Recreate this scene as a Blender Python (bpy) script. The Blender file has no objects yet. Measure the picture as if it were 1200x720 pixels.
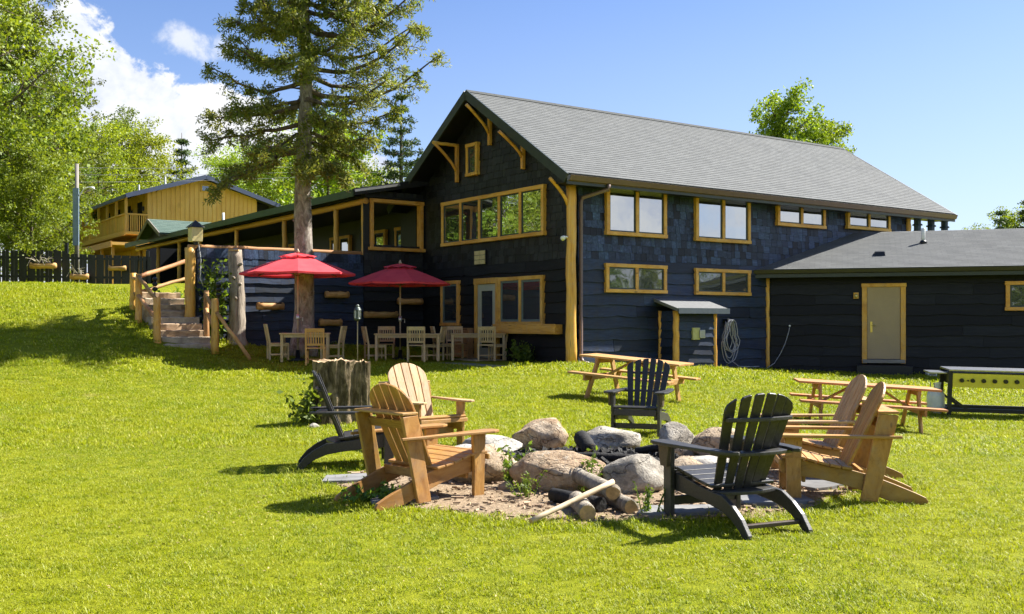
import bpy, bmesh, math, random
import numpy as np
from mathutils import Vector, Matrix, noise as mnoise

R = math.radians
scene = bpy.context.scene
COL = scene.collection
rng = random.Random(7)

# ------------------------------------------------------------------ camera
EYE = 1.5
cam_d = bpy.data.cameras.new('camera')
cam_d.sensor_width = 36.0
cam_d.lens = 36.0
cam_d.shift_y = 18.0 / 1200.0
cam_d.clip_start = 0.1
cam_d.clip_end = 2000
cam = bpy.data.objects.new('camera', cam_d)
cam.location = (0, 0, EYE)
cam.rotation_euler = (R(90), 0, 0)
COL.objects.link(cam)
scene.camera = cam

# ------------------------------------------------------------------ light
SUN_EL, SUN_AZ = 46.0, 24.8          # azimuth measured from +X towards +Y
sd = Vector((math.cos(R(SUN_EL)) * math.cos(R(SUN_AZ)), math.cos(R(SUN_EL)) * math.sin(R(SUN_AZ)), math.sin(R(SUN_EL))))
sun_d = bpy.data.lights.new('sun', 'SUN')
sun_d.energy = 4.9
sun_d.angle = R(0.5)
sun_d.color = (1.0, 0.95, 0.86)
sun = bpy.data.objects.new('sun', sun_d)
sun.rotation_euler = sd.to_track_quat('Z', 'Y').to_euler()
sun.location = (30, 5, 40)
COL.objects.link(sun)

scene.view_settings.view_transform = 'Standard'
scene.view_settings.look = 'None'
scene.view_settings.exposure = 1.58
scene.view_settings.gamma = 1.0
scene.view_settings.use_curve_mapping = False
scene.cycles.max_bounces = 6
scene.cycles.diffuse_bounces = 3
scene.cycles.transparent_max_bounces = 8
scene.cycles.caustics_reflective = False
scene.cycles.caustics_refractive = False
scene.cycles.use_denoising = True
scene.cycles.use_adaptive_sampling = True
scene.cycles.adaptive_threshold = 0.02


class NT:
    """tiny node-tree writer"""
    def __init__(self, tree):
        self.t = tree
        tree.nodes.clear()

    def n(self, kind, **kw):
        nd = self.t.nodes.new(kind)
        for k, v in kw.items():
            setattr(nd, k, v)
        return nd

    def l(self, a, b):
        self.t.links.new(a, b)

    def val(self, sock, v):
        if hasattr(v, 'is_output') or isinstance(v, bpy.types.NodeSocket):
            self.l(v, sock)
        else:
            sock.default_value = v

    def math(self, op, a, b=None, c=None, clamp=False):
        nd = self.n('ShaderNodeMath', operation=op, use_clamp=clamp)
        self.val(nd.inputs[0], a)
        if b is not None:
            self.val(nd.inputs[1], b)
        if c is not None:
            self.val(nd.inputs[2], c)
        return nd.outputs[0]

    def mix(self, f, a, b, blend='MIX'):
        nd = self.n('ShaderNodeMix', data_type='RGBA', blend_type=blend)
        self.val(nd.inputs[0], f)
        self.val(nd.inputs[6], a)
        self.val(nd.inputs[7], b)
        return nd.outputs[2]

    def noise(self, vec, scale, detail=4, rough=0.55, dist=0.0):
        nd = self.n('ShaderNodeTexNoise')
        if vec is not None:
            self.l(vec, nd.inputs['Vector'])
        nd.inputs['Scale'].default_value = scale
        nd.inputs['Detail'].default_value = detail
        nd.inputs['Roughness'].default_value = rough
        nd.inputs['Distortion'].default_value = dist
        return nd.outputs[0]

    def ramp(self, f, stops):
        nd = self.n('ShaderNodeValToRGB')
        self.l(f, nd.inputs[0])
        e = nd.color_ramp.elements
        while len(e) > len(stops):
            e.remove(e[-1])
        while len(e) < len(stops):
            e.new(0.5)
        for i, (p, c) in enumerate(stops):
            e[i].position = p
            e[i].color = c if len(c) == 4 else (*c, 1)
        return nd.outputs[0]

    def remap(self, v, a, b, c=0.0, d=1.0, smooth=False):
        nd = self.n('ShaderNodeMapRange')
        if smooth:
            nd.interpolation_type = 'SMOOTHSTEP'
        self.val(nd.inputs[0], v)
        for i, x in enumerate((a, b, c, d)):
            nd.inputs[i + 1].default_value = x
        return nd.outputs[0]


# ------------------------------------------------------------------ sky
world = bpy.data.worlds.new('World')
scene.world = world
world.use_nodes = True
w = NT(world.node_tree)
sky = w.n('ShaderNodeTexSky', sky_type='NISHITA', sun_disc=False)
sky.sun_elevation = R(SUN_EL)
sky.sun_rotation = R(90 - SUN_AZ)
sky.air_density = 1.0
sky.dust_density = 0.6
sky.ozone_density = 2.2
SKY_K = 0.049
tc = w.n('ShaderNodeTexCoord')
sep = w.n('ShaderNodeSeparateXYZ')
w.l(tc.outputs['Generated'], sep.inputs[0])
az = w.math('ARCTAN2', sep.outputs[0], sep.outputs[1])
el = w.math('ARCSINE', sep.outputs[2])
comb = w.n('ShaderNodeCombineXYZ')
w.l(az, comb.inputs[0])
w.l(el, comb.inputs[1])
fb = w.noise(comb.outputs[0], 9.0, 8, 0.62, 0.3)
fb2 = w.noise(comb.outputs[0], 30.0, 6, 0.6, 0.2)
# cumulus bank low in the sky (azimuth, elevation, radius in radians)
CL = [(-.475, .235, .085), (-.43, .225, .075), (-.40, .20, .075), (-.36, .175, .075), (-.315, .165, .062), (-.275, .175, .052),
      (-.24, .165, .055), (-.20, .15, .05), (-.155, .145, .045), (-.13, .15, .03), (-.30, .10, .10), (-.42, .12, .13), (-.56, .2, .12),
      (-.18, .1, .08)]
acc = None
for a_, e_, r_ in CL:
    d = w.n('ShaderNodeVectorMath', operation='DISTANCE')
    w.l(comb.outputs[0], d.inputs[0])
    d.inputs[1].default_value = (a_ - .002, e_ - .012, 0)
    k = w.math('MULTIPLY_ADD', d.outputs['Value'], -1.0 / r_, 1.0)
    acc = k if acc is None else w.math('MAXIMUM', acc, k)
acc = w.math('MAXIMUM', acc, -1.0)
puff = w.math('ADD', acc, w.math('MULTIPLY', w.math('SUBTRACT', fb, 0.5), 1.5))
puff = w.math('ADD', puff, w.math('MULTIPLY', w.math('SUBTRACT', fb2, 0.5), 0.7))
m1 = w.remap(puff, 0.0, 0.12, smooth=True)
# a thin wisp
d = w.n('ShaderNodeVectorMath', operation='DISTANCE')
mp = w.n('ShaderNodeMapping')
w.l(comb.outputs[0], mp.inputs[0])
mp.inputs['Location'].default_value = (0.308, -0.255, 0)
mp2 = w.n('ShaderNodeMapping')
w.l(mp.outputs[0], mp2.inputs[0])
mp2.inputs['Rotation'].default_value = (0, 0, R(35))
mp2.inputs['Scale'].default_value = (0.8, 1.5, 1)
w.l(mp2.outputs[0], d.inputs[0])
wisp = w.math('MULTIPLY_ADD', d.outputs['Value'], -1.0 / .032, 1.0)
wisp = w.math('ADD', wisp, w.math('MULTIPLY', w.math('SUBTRACT', fb, 0.53), 4.0))
wisp = w.math('ADD', wisp, w.math('MULTIPLY', w.math('SUBTRACT', fb2, 0.5), 2.4))
m2 = w.math('MULTIPLY', w.remap(wisp, 0.0, 0.9, smooth=True), 0.75)
# the same fair weather cumulus goes on round the rest of the horizon
fb3 = w.noise(comb.outputs[0], 4.5, 8, 0.6, 0.3)
band = w.math('MULTIPLY', w.remap(el, 0.0, 0.06), w.remap(el, 0.55, 0.15))
side = w.remap(w.math('ABSOLUTE', w.math('SUBTRACT', az, 0.0)), 0.58, 0.8)
m3 = w.math('MULTIPLY', w.math('MULTIPLY', w.remap(fb3, 0.40, 0.54, smooth=True), band), side)
mask = w.math('MAXIMUM', w.math('MAXIMUM', m1, m2), m3)
fsh = w.math('ADD', w.math('MULTIPLY', fb, 0.6), w.math('MULTIPLY', fb2, 0.4))
shade = w.ramp(fsh, [(0.36, (0.58, 0.66, 0.88)), (0.52, (0.93, 0.955, 1.0)), (0.62, (1.0, 1.0, 1.0))])
skyc = w.n('ShaderNodeVectorMath', operation='SCALE')
tint = w.mix(1.0, sky.outputs[0], (0.82, 0.94, 1.22, 1), 'MULTIPLY')
w.l(tint, skyc.inputs[0])
skyc.inputs['Scale'].default_value = SKY_K
hz = w.remap(el, 0.34, -0.02, 0.0, 0.55)
azr = w.remap(az, -0.25, 0.45, 0.0, 1.0)
hz = w.math('ADD', w.math('MULTIPLY', hz, 0.55), w.math('MULTIPLY', w.math('MULTIPLY', hz, azr), 0.6))
skyc2 = w.mix(hz, skyc.outputs[0], (0.290, 0.318, 0.378, 1))
cl = w.n('ShaderNodeVectorMath', operation='SCALE')
w.l(shade, cl.inputs[0])
cl.inputs['Scale'].default_value = 0.37
tot = w.mix(mask, skyc2, cl.outputs[0])
bg = w.n('ShaderNodeBackground')
w.l(tot, bg.inputs[0])
bg.inputs[1].default_value = 1.0
wo = w.n('ShaderNodeOutputWorld')
w.l(bg.outputs[0], wo.inputs[0])

# ------------------------------------------------------------------ materials
MATS = {}


def new_mat(name):
    m = bpy.data.materials.new(name)
    m.use_nodes = True
    MATS[name] = m
    return m, NT(m.node_tree)


def finish(nt, bsdf):
    o = nt.n('ShaderNodeOutputMaterial')
    nt.l(bsdf, o.inputs[0])


def princ(nt, col, rough=0.6, spec=0.5, metal=0.0, bump=None, bs=0.3, bd=0.01):
    p = nt.n('ShaderNodeBsdfPrincipled')
    nt.val(p.inputs['Base Color'], col)
    nt.val(p.inputs['Roughness'], rough)
    p.inputs['Specular IOR Level'].default_value = spec
    p.inputs['Metallic'].default_value = metal
    if bump is not None:
        b = nt.n('ShaderNodeBump')
        b.inputs['Strength'].default_value = bs
        b.inputs['Distance'].default_value = bd
        nt.l(bump, b.inputs['Height'])
        nt.l(b.outputs[0], p.inputs['Normal'])
    return p.outputs[0]


def rand_vec(nt, coord='Generated'):
    tc = nt.n('ShaderNodeTexCoord')
    oi = nt.n('ShaderNodeObjectInfo')
    v = nt.n('ShaderNodeVectorMath', operation='ADD')
    k = nt.n('ShaderNodeCombineXYZ')
    for i, s in enumerate((37.0, 91.0, 53.0)):
        nt.l(nt.math('MULTIPLY', oi.outputs['Random'], s), k.inputs[i])
    nt.l(tc.outputs[coord], v.inputs[0])
    nt.l(k.outputs[0], v.inputs[1])
    return v.outputs[0], oi.outputs['Random']


def wood(name, c1, c2, c3, scale=5.0, rough=0.62, spec=0.35, var=0.25, coord='Generated', island=False, bs=0.25, knots=0.0, weather=0.0):
    """grain runs along the longest side of the piece (generated coordinates)"""
    m, nt = new_mat(name)
    v, rnd = rand_vec(nt, coord)
    if island:
        g = nt.n('ShaderNodeNewGeometry')
        rnd = g.outputs['Random Per Island']
    n1 = nt.noise(v, scale, 6, 0.65, 0.6)
    n2 = nt.noise(v, scale * 0.35, 3, 0.5)
    base = nt.ramp(n1, [(0.28, c1), (0.5, c2), (0.74, c3)])
    base = nt.mix(nt.remap(n2, 0.35, 0.7, 0.0, 0.45), base, (*c1, 1))
    if knots:
        vo = nt.n('ShaderNodeTexVoronoi')
        nt.l(v, vo.inputs['Vector'])
        vo.inputs['Scale'].default_value = 3.5
        kf = nt.remap(vo.outputs['Distance'], 0.06, 0.14, knots, 0.0)
        base = nt.mix(kf, base, (c1[0] * .25, c1[1] * .2, c1[2] * .2, 1))
    if weather:
        tco = nt.n('ShaderNodeTexCoord')
        wn = nt.noise(tco.outputs['Object'], 5.5, 6, 0.7, 0.4)
        lum = (c2[0] + c2[1] + c2[2]) / 3
        base = nt.mix(nt.remap(wn, 0.46, 0.68, 0.0, weather), base, (lum * .92, lum * .85, lum * .76, 1))
        wn2 = nt.noise(tco.outputs['Object'], 38.0, 4, 0.7)
        base = nt.mix(nt.remap(wn2, 0.56, 0.72, 0.0, weather), base, (c1[0] * .4, c1[1] * .38, c1[2] * .4, 1))
    f = nt.remap(rnd, 0, 1, 1 - var, 1 + var)
    hsv = nt.n('ShaderNodeHueSaturation')
    nt.l(base, hsv.inputs['Color'])
    nt.l(f, hsv.inputs['Value'])
    nt.l(nt.remap(nt.math('FRACT', nt.math('MULTIPLY', rnd, 17.3)), 0, 1, 0.492, 0.508), hsv.inputs['Hue'])
    finish(nt, princ(nt, hsv.outputs[0], rough, spec, bump=n1, bs=bs, bd=0.006))
    return m


def plain(name, col, rough=0.6, spec=0.5, metal=0.0, var=0.12, nscale=12.0, bs=0.0, coord='Object', rndvar=0.0):
    m, nt = new_mat(name)
    v, rnd = rand_vec(nt, coord)
    n1 = nt.noise(v, nscale, 5, 0.6)
    lo = tuple(c * (1 - var) for c in col) + (1,)
    hi = tuple(min(1, c * (1 + var)) for c in col) + (1,)
    base = nt.mix(nt.remap(n1, 0.3, 0.7), lo, hi)
    if rndvar:
        hsv = nt.n('ShaderNodeHueSaturation')
        nt.l(base, hsv.inputs['Color'])
        nt.l(nt.remap(rnd, 0, 1, 1 - rndvar, 1 + rndvar), hsv.inputs['Value'])
        base = hsv.outputs[0]
    finish(nt, princ(nt, base, rough, spec, metal, n1 if bs else None, bs, 0.01))
    return m


LOG = wood('log_golden', (.50, .22, .030), (.76, .415, .075), (.84, .53, .14), 4.0, .5, .4, .12, knots=.8, weather=.22)
TRIM = wood('trim_golden', (.50, .22, .030), (.76, .415, .075), (.84, .53, .14), 5.0, .5, .4, .10, knots=.7, weather=.2)
RAIL = wood('rail_weathered', (.24, .11, .04), (.45, .24, .09), (.56, .34, .16), 4.0, .65, .3, .2, knots=.5)
CEDAR = wood('adirondack_cedar', (.25, .115, .026), (.43, .228, .062), (.52, .315, .105), 4.0, .5, .4, .16, knots=.6, weather=.28)
CEDAR_PALE = wood('adirondack_cedar_bleached', (.32, .18, .07), (.50, .32, .15), (.60, .43, .23), 4.0, .55, .35, .14, knots=.45, weather=.3)
PICNIC = wood('picnic_wood', (.33, .16, .05), (.52, .28, .09), (.62, .38, .16), 5.0, .6, .3, .12, knots=.45, weather=.3)
PICNIC_RED = wood('picnic_wood_stained', (.36, .13, .045), (.55, .23, .085), (.64, .32, .14), 5.0, .6, .3, .12, weather=.4)
PATIO = wood('patio_teak', (.40, .26, .10), (.62, .44, .20), (.72, .56, .30), 4.0, .6, .35, .18, weather=.5)
PATIO_SUNLIT = wood('patio_teak_sunlit', (.44, .21, .06), (.70, .37, .11), (.78, .48, .18), 4.0, .55, .35, .12)  # patio teak with the warm sunlight on one chair put into its colour
BOARD = wood('black_siding', (.007, .013, .029), (.017, .031, .068), (.034, .056, .108), 7.0, .50, .34, .5, bs=.45, weather=.5)  # black boards, skylight blue of the long wall put into the colour
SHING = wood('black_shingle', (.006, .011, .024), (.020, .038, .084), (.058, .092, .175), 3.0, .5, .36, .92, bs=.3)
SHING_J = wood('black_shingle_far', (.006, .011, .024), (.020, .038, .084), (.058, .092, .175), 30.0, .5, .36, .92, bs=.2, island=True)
BOARD_SHADED = wood('black_siding_shaded', (.004, .005, .006), (.009, .010, .012), (.018, .020, .023), 7.0, .55, .28, .5, bs=.45)  # same siding darkened: shade of gable, wing and porch side is in the colour
SHING_BLACK = wood('black_shingle_shaded', (.005, .006, .007), (.012, .0135, .015), (.024, .027, .029), 3.0, .5, .45, .9, bs=.3)  # shaded copy of the shingles, gable shade put into the colour
SHING_SHADED_J = wood('black_shingle_shaded_far', (.005, .006, .007), (.012, .0135, .015), (.024, .027, .029), 30.0, .5, .45, .9, bs=.2, island=True)
BARNY = wood('yellow_pine_boards', (.62, .35, .07), (.80, .50, .12), (.86, .60, .19), 3.0, .65, .3, .10, knots=.35)
POLY = plain('dark_poly_lumber', (.034, .033, .031), .42, .45, 0, .35, 45, .12, rndvar=.2)
POLYB = plain('brown_poly_lumber', (.075, .055, .042), .45, .45, 0, .2, 60, .08, rndvar=.1)
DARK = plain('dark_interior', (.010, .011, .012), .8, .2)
BLACKP = plain('black_paint', (.008, .010, .014), .45, .5, 0, .2, 20)
FASCIA = plain('fascia_dark_green', (.030, .040, .036), .4, .5, 0, .15, 6)
PORCHGREEN = plain('porch_roof_green', (.050, .085, .055), .5, .4, 0, .15, 4)
METALB = plain('brown_gutter', (.16, .105, .085), .35, .5, 0, .08, 8)
GREYM = plain('galvanised_metal', (.46, .47, .48), .35, .5, .8, .12, 20)
STEEL = plain('griddle_steel', (.42, .41, .38), .3, .5, .9, .15, 14)
WHITE = plain('white_paint', (.78, .78, .76), .5, .5, 0, .05, 10)
TANDOOR = plain('tan_door_paint', (.40, .30, .175), .5, .4, 0, .05, 3)
SASH = plain('dark_sash', (.035, .055, .055), .4, .5, 0, .1, 10)
GREYSASH = plain('grey_green_sash', (.13, .17, .165), .45, .5, 0, .1, 10)
def canvas_mat():
    m, nt = new_mat('red_canvas')
    tco = nt.n('ShaderNodeTexCoord')
    n1 = nt.noise(tco.outputs['Object'], 3.0, 5, .6)
    base = nt.mix(nt.remap(n1, .3, .7), (.74, .05, .075, 1), (.84, .085, .105, 1))
    p = nt.n('ShaderNodeBsdfPrincipled')
    nt.l(base, p.inputs['Base Color'])
    p.inputs['Roughness'].default_value = .85
    t = nt.n('ShaderNodeBsdfTranslucent')
    nt.l(base, t.inputs[0])
    mx = nt.n('ShaderNodeMixShader')
    mx.inputs[0].default_value = .28
    nt.l(p.outputs[0], mx.inputs[1])
    nt.l(t.outputs[0], mx.inputs[2])
    finish(nt, mx.outputs[0])
    return m


RED = canvas_mat()
HOSE = plain('grey_hose', (.36, .37, .42), .45, .5, 0, .1, 20)
TANKW = plain('propane_tank_white', (.62, .65, .60), .35, .5, 0, .12, 6)
YPANEL = plain('yellow_panel', (.70, .63, .06), .4, .5, 0, .08, 5)
KNOBB = plain('black_knob', (.015, .014, .013), .4, .5)
CHAR = plain('charcoal', (.011, .0105, .010), .8, .35, 0, .7, 32, 1.0)
STONESTEP = plain('step_stone', (.44, .36, .26), .85, .2, 0, .3, 6, .5, rndvar=.15)
PAVER = plain('paver_stone', (.17, .17, .17), .85, .2, 0, .25, 5, .4, rndvar=.15)
BLUEPOLE = plain('blue_grey_pole', (.20, .27, .36), .6, .4, 0, .15, 4)
GREYWOOD = wood('grey_wood', (.16, .14, .12), (.27, .25, .22), (.36, .34, .31), 4.0, .8, .2, .15)
LANT = plain('lantern_glass', (.62, .52, .25), .3, .5, 0, .15, 8)
CORDW = plain('white_cord', (.7, .7, .68), .5, .4)


def rock_mat(name, c1, c2, c3):
    m, nt = new_mat(name)
    v, rnd = rand_vec(nt, 'Object')
    n1 = nt.noise(v, 3.2, 8, 0.62, 0.5)
    n2 = nt.noise(v, 22, 5, 0.7)
    n3 = nt.noise(v, 75, 3, 0.7)
    base = nt.ramp(n1, [(.30, c1), (.5, c2), (.70, c3)])
    base = nt.mix(nt.remap(n2, .42, .68, 0, .5), base, tuple(c * .45 for c in c1) + (1,))
    base = nt.mix(nt.remap(n3, .55, .68, 0, .35), base, (.50, .48, .43, 1))
    vo = nt.n('ShaderNodeTexVoronoi', feature='DISTANCE_TO_EDGE')
    nt.l(nt.mix(.25, v, nt.n('ShaderNodeTexNoise').outputs[1]), vo.inputs['Vector'])
    vo.inputs['Scale'].default_value = 3.1
    crack = nt.remap(vo.outputs['Distance'], 0.0, .028, 1.0, 0.0)
    base = nt.mix(nt.math('MULTIPLY', crack, .55), base, tuple(c * .25 for c in c1) + (1,))
    lich = nt.remap(nt.noise(v, 7.0, 6, .75), .58, .66, 0, .45)
    base = nt.mix(lich, base, (.46, .46, .40, 1))
    h = nt.math('ADD', nt.math('MULTIPLY', n1, .7), nt.math('MULTIPLY', n2, .45))
    h = nt.math('SUBTRACT', h, nt.math('MULTIPLY', crack, .25))
    h = nt.math('ADD', h, nt.math('MULTIPLY', n3, .12))
    finish(nt, princ(nt, base, .88, .2, bump=h, bs=.9, bd=.06))
    return m


ROCK_TAN = rock_mat('boulder_tan', (.26, .19, .115), (.45, .345, .235), (.58, .49, .37))
ROCK_GREY = rock_mat('boulder_grey', (.18, .16, .13), (.35, .315, .26), (.50, .465, .40))
ROCK_WHITE = rock_mat('boulder_pale', (.28, .26, .22), (.46, .435, .38), (.58, .55, .49))
ROCK_RUST = rock_mat('boulder_rust', (.22, .125, .065), (.42, .305, .195), (.56, .46, .34))


def bark_mat(name, c1, c2, c3, sc=6.0, zs=0.22, bd=.05):
    m, nt = new_mat(name)
    tc = nt.n('ShaderNodeTexCoord')
    mp = nt.n('ShaderNodeMapping')
    nt.l(tc.outputs['Object'], mp.inputs[0])
    mp.inputs['Scale'].default_value = (1, 1, zs)
    n1 = nt.noise(mp.outputs[0], sc, 8, .7, .8)
    n2 = nt.noise(tc.outputs['Object'], sc * .35, 4, .6)
    base = nt.ramp(n1, [(.32, c1), (.5, c2), (.7, c3)])
    base = nt.mix(nt.remap(n2, .5, .7, 0, .55), base, (*c3, 1))
    finish(nt, princ(nt, base, .9, .15, bump=n1, bs=.9, bd=bd))
    return m


BARK_PINE = bark_mat('bark_grey_pine', (.085, .068, .052), (.27, .235, .195), (.52, .48, .42), 8, .38, .09)
BARK = bark_mat('bark_brown', (.05, .04, .03), (.12, .095, .07), (.2, .17, .13), 8)
BARK_STUMP = bark_mat('bark_stump', (.022, .018, .009), (.11, .085, .045), (.36, .28, .18), 12, .25)
BARK_DEAD = bark_mat('bark_dead_trunk', (.10, .085, .07), (.30, .255, .205), (.46, .40, .33), 9, .15)
BARK_LOG = bark_mat('bark_firewood', (.10, .085, .065), (.25, .215, .17), (.40, .36, .29), 20, .3, .015)
CUTWOOD = plain('cut_wood_end', (.50, .33, .15), .8, .2, 0, .25, 25, .3)


def leaf_mat(name, c1, c2, c3, trans=.42, rough=.5):
    m, nt = new_mat(name)
    g = nt.n('ShaderNodeNewGeometry')
    oi = nt.n('ShaderNodeObjectInfo')
    base = nt.ramp(g.outputs['Random Per Island'], [(0, c1), (.5, c2), (1, c3)])
    n1 = nt.noise(g.outputs['Position'], .55, 2, .5)
    base = nt.mix(nt.remap(n1, .35, .65, .0, .5), base, (*c3, 1))
    hsv = nt.n('ShaderNodeHueSaturation')
    nt.l(base, hsv.inputs['Color'])
    nt.l(nt.remap(oi.outputs['Random'], 0, 1, .485, .515), hsv.inputs['Hue'])
    nt.l(nt.remap(oi.outputs['Random'], 0, 1, .85, 1.15), hsv.inputs['Value'])
    p = nt.n('ShaderNodeBsdfPrincipled')
    nt.l(hsv.outputs[0], p.inputs['Base Color'])
    p.inputs['Roughness'].default_value = rough
    p.inputs['Specular IOR Level'].default_value = .35
    t = nt.n('ShaderNodeBsdfTranslucent')
    br = nt.mix(1.0, hsv.outputs[0], (1.35, 1.25, .5, 1), 'MULTIPLY')
    nt.l(br, t.inputs[0])
    mx = nt.n('ShaderNodeMixShader')
    mx.inputs[0].default_value = trans
    nt.l(p.outputs[0], mx.inputs[1])
    nt.l(t.outputs[0], mx.inputs[2])
    finish(nt, mx.outputs[0])
    return m


LEAF_BRIGHT = leaf_mat('leaves_bright', (.10, .175, .014), (.17, .265, .022), (.27, .355, .04))
LEAF_YELLOW = leaf_mat('leaves_yellow', (.14, .21, .012), (.22, .31, .018), (.33, .40, .035), .45)
LEAF_MID = leaf_mat('leaves_mid', (.060, .11, .015), (.10, .17, .020), (.16, .23, .030))
LEAF_OLIVE = leaf_mat('leaves_olive', (.070, .095, .020), (.115, .145, .028), (.17, .20, .045))
NEEDLE = leaf_mat('needles_pine', (.08, .13, .022), (.16, .21, .035), (.28, .27, .08), .42)
NEEDLE_FAR = leaf_mat('needles_far', (.030, .060, .022), (.055, .095, .032), (.08, .125, .045), .25)
def grass_mat():
    m, nt = new_mat('grass_blade')
    g = nt.n('ShaderNodeNewGeometry')
    base = nt.ramp(g.outputs['Random Per Island'], [(0, (.145, .205, .003)), (.45, (.250, .310, .005)), (.85, (.35, .38, .025)), (1, (.58, .52, .17))])
    n1 = nt.noise(g.outputs['Position'], .45, 4, .6)
    n2 = nt.noise(g.outputs['Position'], 2.6, 5, .65)
    n3 = nt.noise(g.outputs['Position'], 1.1, 5, .7)
    base = nt.mix(nt.remap(n1, .42, .66, 0, .55), base, (.37, .37, .015, 1))
    base = nt.mix(nt.remap(n2, .50, .68, 0, .55), base, (.16, .235, .005, 1))
    base = nt.mix(nt.remap(n3, .60, .72, 0, .55), base, (.48, .42, .17, 1))
    p = nt.n('ShaderNodeBsdfPrincipled')
    nt.l(base, p.inputs['Base Color'])
    p.inputs['Roughness'].default_value = .5
    p.inputs['Specular IOR Level'].default_value = .3
    t = nt.n('ShaderNodeBsdfTranslucent')
    nt.l(nt.mix(1.0, base, (1.25, 1.25, .5, 1), 'MULTIPLY'), t.inputs[0])
    mx = nt.n('ShaderNodeMixShader')
    mx.inputs[0].default_value = .42
    nt.l(p.outputs[0], mx.inputs[1])
    nt.l(t.outputs[0], mx.inputs[2])
    finish(nt, mx.outputs[0])
    return m


GRASSM = grass_mat()
WEED = leaf_mat('weed_leaf', (.06, .12, .015), (.11, .19, .02), (.20, .28, .05))


def lawn_mat():
    m, nt = new_mat('lawn_ground')
    g = nt.n('ShaderNodeNewGeometry')
    n1 = nt.noise(g.outputs['Position'], .35, 4, .6)
    n2 = nt.noise(g.outputs['Position'], 9, 6, .7)
    n3 = nt.noise(g.outputs['Position'], 60, 3, .7)
    base = nt.ramp(n2, [(.3, (.10, .125, .004)), (.5, (.18, .205, .005)), (.7, (.26, .27, .012))])
    base = nt.mix(nt.remap(n1, .35, .7, 0, .5), base, (.30, .30, .02, 1))
    base = nt.mix(nt.remap(n3, .45, .65, 0, .45), base, (.085, .11, .006, 1))
    finish(nt, princ(nt, base, .9, .1, bump=n3, bs=.8, bd=.03))
    return m


LAWN = lawn_mat()


def dirt_mat():
    m, nt = new_mat('pit_dirt')
    g = nt.n('ShaderNodeNewGeometry')
    n1 = nt.noise(g.outputs['Position'], 1.6, 5, .6)
    n2 = nt.noise(g.outputs['Position'], 26, 6, .72)
    base = nt.ramp(n2, [(.3, (.12, .085, .055)), (.5, (.27, .20, .13)), (.72, (.42, .33, .235))])
    base = nt.mix(nt.remap(n1, .4, .7, 0, .55), base, (.36, .27, .175, 1))
    finish(nt, princ(nt, base, .95, .1, bump=n2, bs=.9, bd=.03))
    return m


DIRT = dirt_mat()
LITTER = wood('dry_leaf_bits', (.16, .12, .05), (.30, .24, .10), (.42, .35, .17), 20, .85, .1, .3, island=True)
CHIP = wood('wood_chips', (.20, .135, .08), (.36, .265, .18), (.50, .40, .29), 20, .85, .1, .4, island=True)


def roof_mat(name, cols):
    m, nt = new_mat(name)
    tc = nt.n('ShaderNodeTexCoord')
    br = nt.n('ShaderNodeTexBrick')
    mp = nt.n('ShaderNodeMapping')
    nt.l(tc.outputs['UV'], mp.inputs[0])
    nt.l(mp.outputs[0], br.inputs['Vector'])
    br.inputs['Scale'].default_value = 1.0
    br.inputs['Brick Width'].default_value = .30
    br.inputs['Row Height'].default_value = .14
    br.inputs['Mortar Size'].default_value = .006
    br.inputs['Bias'].default_value = 0.0
    br.inputs['Color1'].default_value = (*cols[0], 1)
    br.inputs['Color2'].default_value = (*cols[1], 1)
    br.inputs['Mortar'].default_value = (*[c * .75 for c in cols[0]], 1)
    n1 = nt.noise(tc.outputs['UV'], .7, 5, .6)
    n2 = nt.noise(tc.outputs['UV'], 60, 3, .7)
    base = nt.mix(nt.remap(n1, .35, .7, 0, .4), br.outputs[0], (*cols[2], 1))
    base = nt.mix(nt.remap(n2, .4, .65, 0, .4), base, (*[c * .55 for c in cols[0]], 1))
    finish(nt, princ(nt, base, .9, .2, bump=br.outputs[1], bs=.4, bd=.01))
    return m


ROOF = roof_mat('asphalt_shingles', ((.120, .126, .128), (.158, .165, .166), (.165, .17, .168)))
ROOFG = roof_mat('green_shingles', ((.075, .12, .10), (.11, .16, .135), (.13, .17, .15)))
ROOFB = roof_mat('blue_shingles', ((.05, .06, .09), (.07, .08, .115), (.07, .08, .11)))


def glass_mat(name, tint, refl):
    m, nt = new_mat(name)
    p = nt.n('ShaderNodeBsdfPrincipled')
    p.inputs['Base Color'].default_value = (*tint, 1)
    p.inputs['Roughness'].default_value = .6
    gl = nt.n('ShaderNodeBsdfGlossy')
    gl.inputs['Roughness'].default_value = .015
    gl.inputs['Color'].default_value = (.92, .95, .97, 1)
    tc = nt.n('ShaderNodeTexCoord')
    nz = nt.noise(tc.outputs['Object'], 1.3, 2, .5)
    b = nt.n('ShaderNodeBump')
    b.inputs['Strength'].default_value = .06
    b.inputs['Distance'].default_value = .05
    nt.l(nz, b.inputs['Height'])
    nt.l(b.outputs[0], gl.inputs['Normal'])
    lw = nt.n('ShaderNodeLayerWeight')
    lw.inputs[0].default_value = .35
    f = nt.remap(lw.outputs['Fresnel'], 0, 1, refl, 1.0)
    mx = nt.n('ShaderNodeMixShader')
    nt.l(f, mx.inputs[0])
    nt.l(p.outputs[0], mx.inputs[1])
    nt.l(gl.outputs[0], mx.inputs[2])
    finish(nt, mx.outputs[0])
    return m


GLASS = glass_mat('window_glass', (.012, .014, .015), .52)
GLASS_D = glass_mat('window_glass_clear', (.016, .020, .022), .16)


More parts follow.
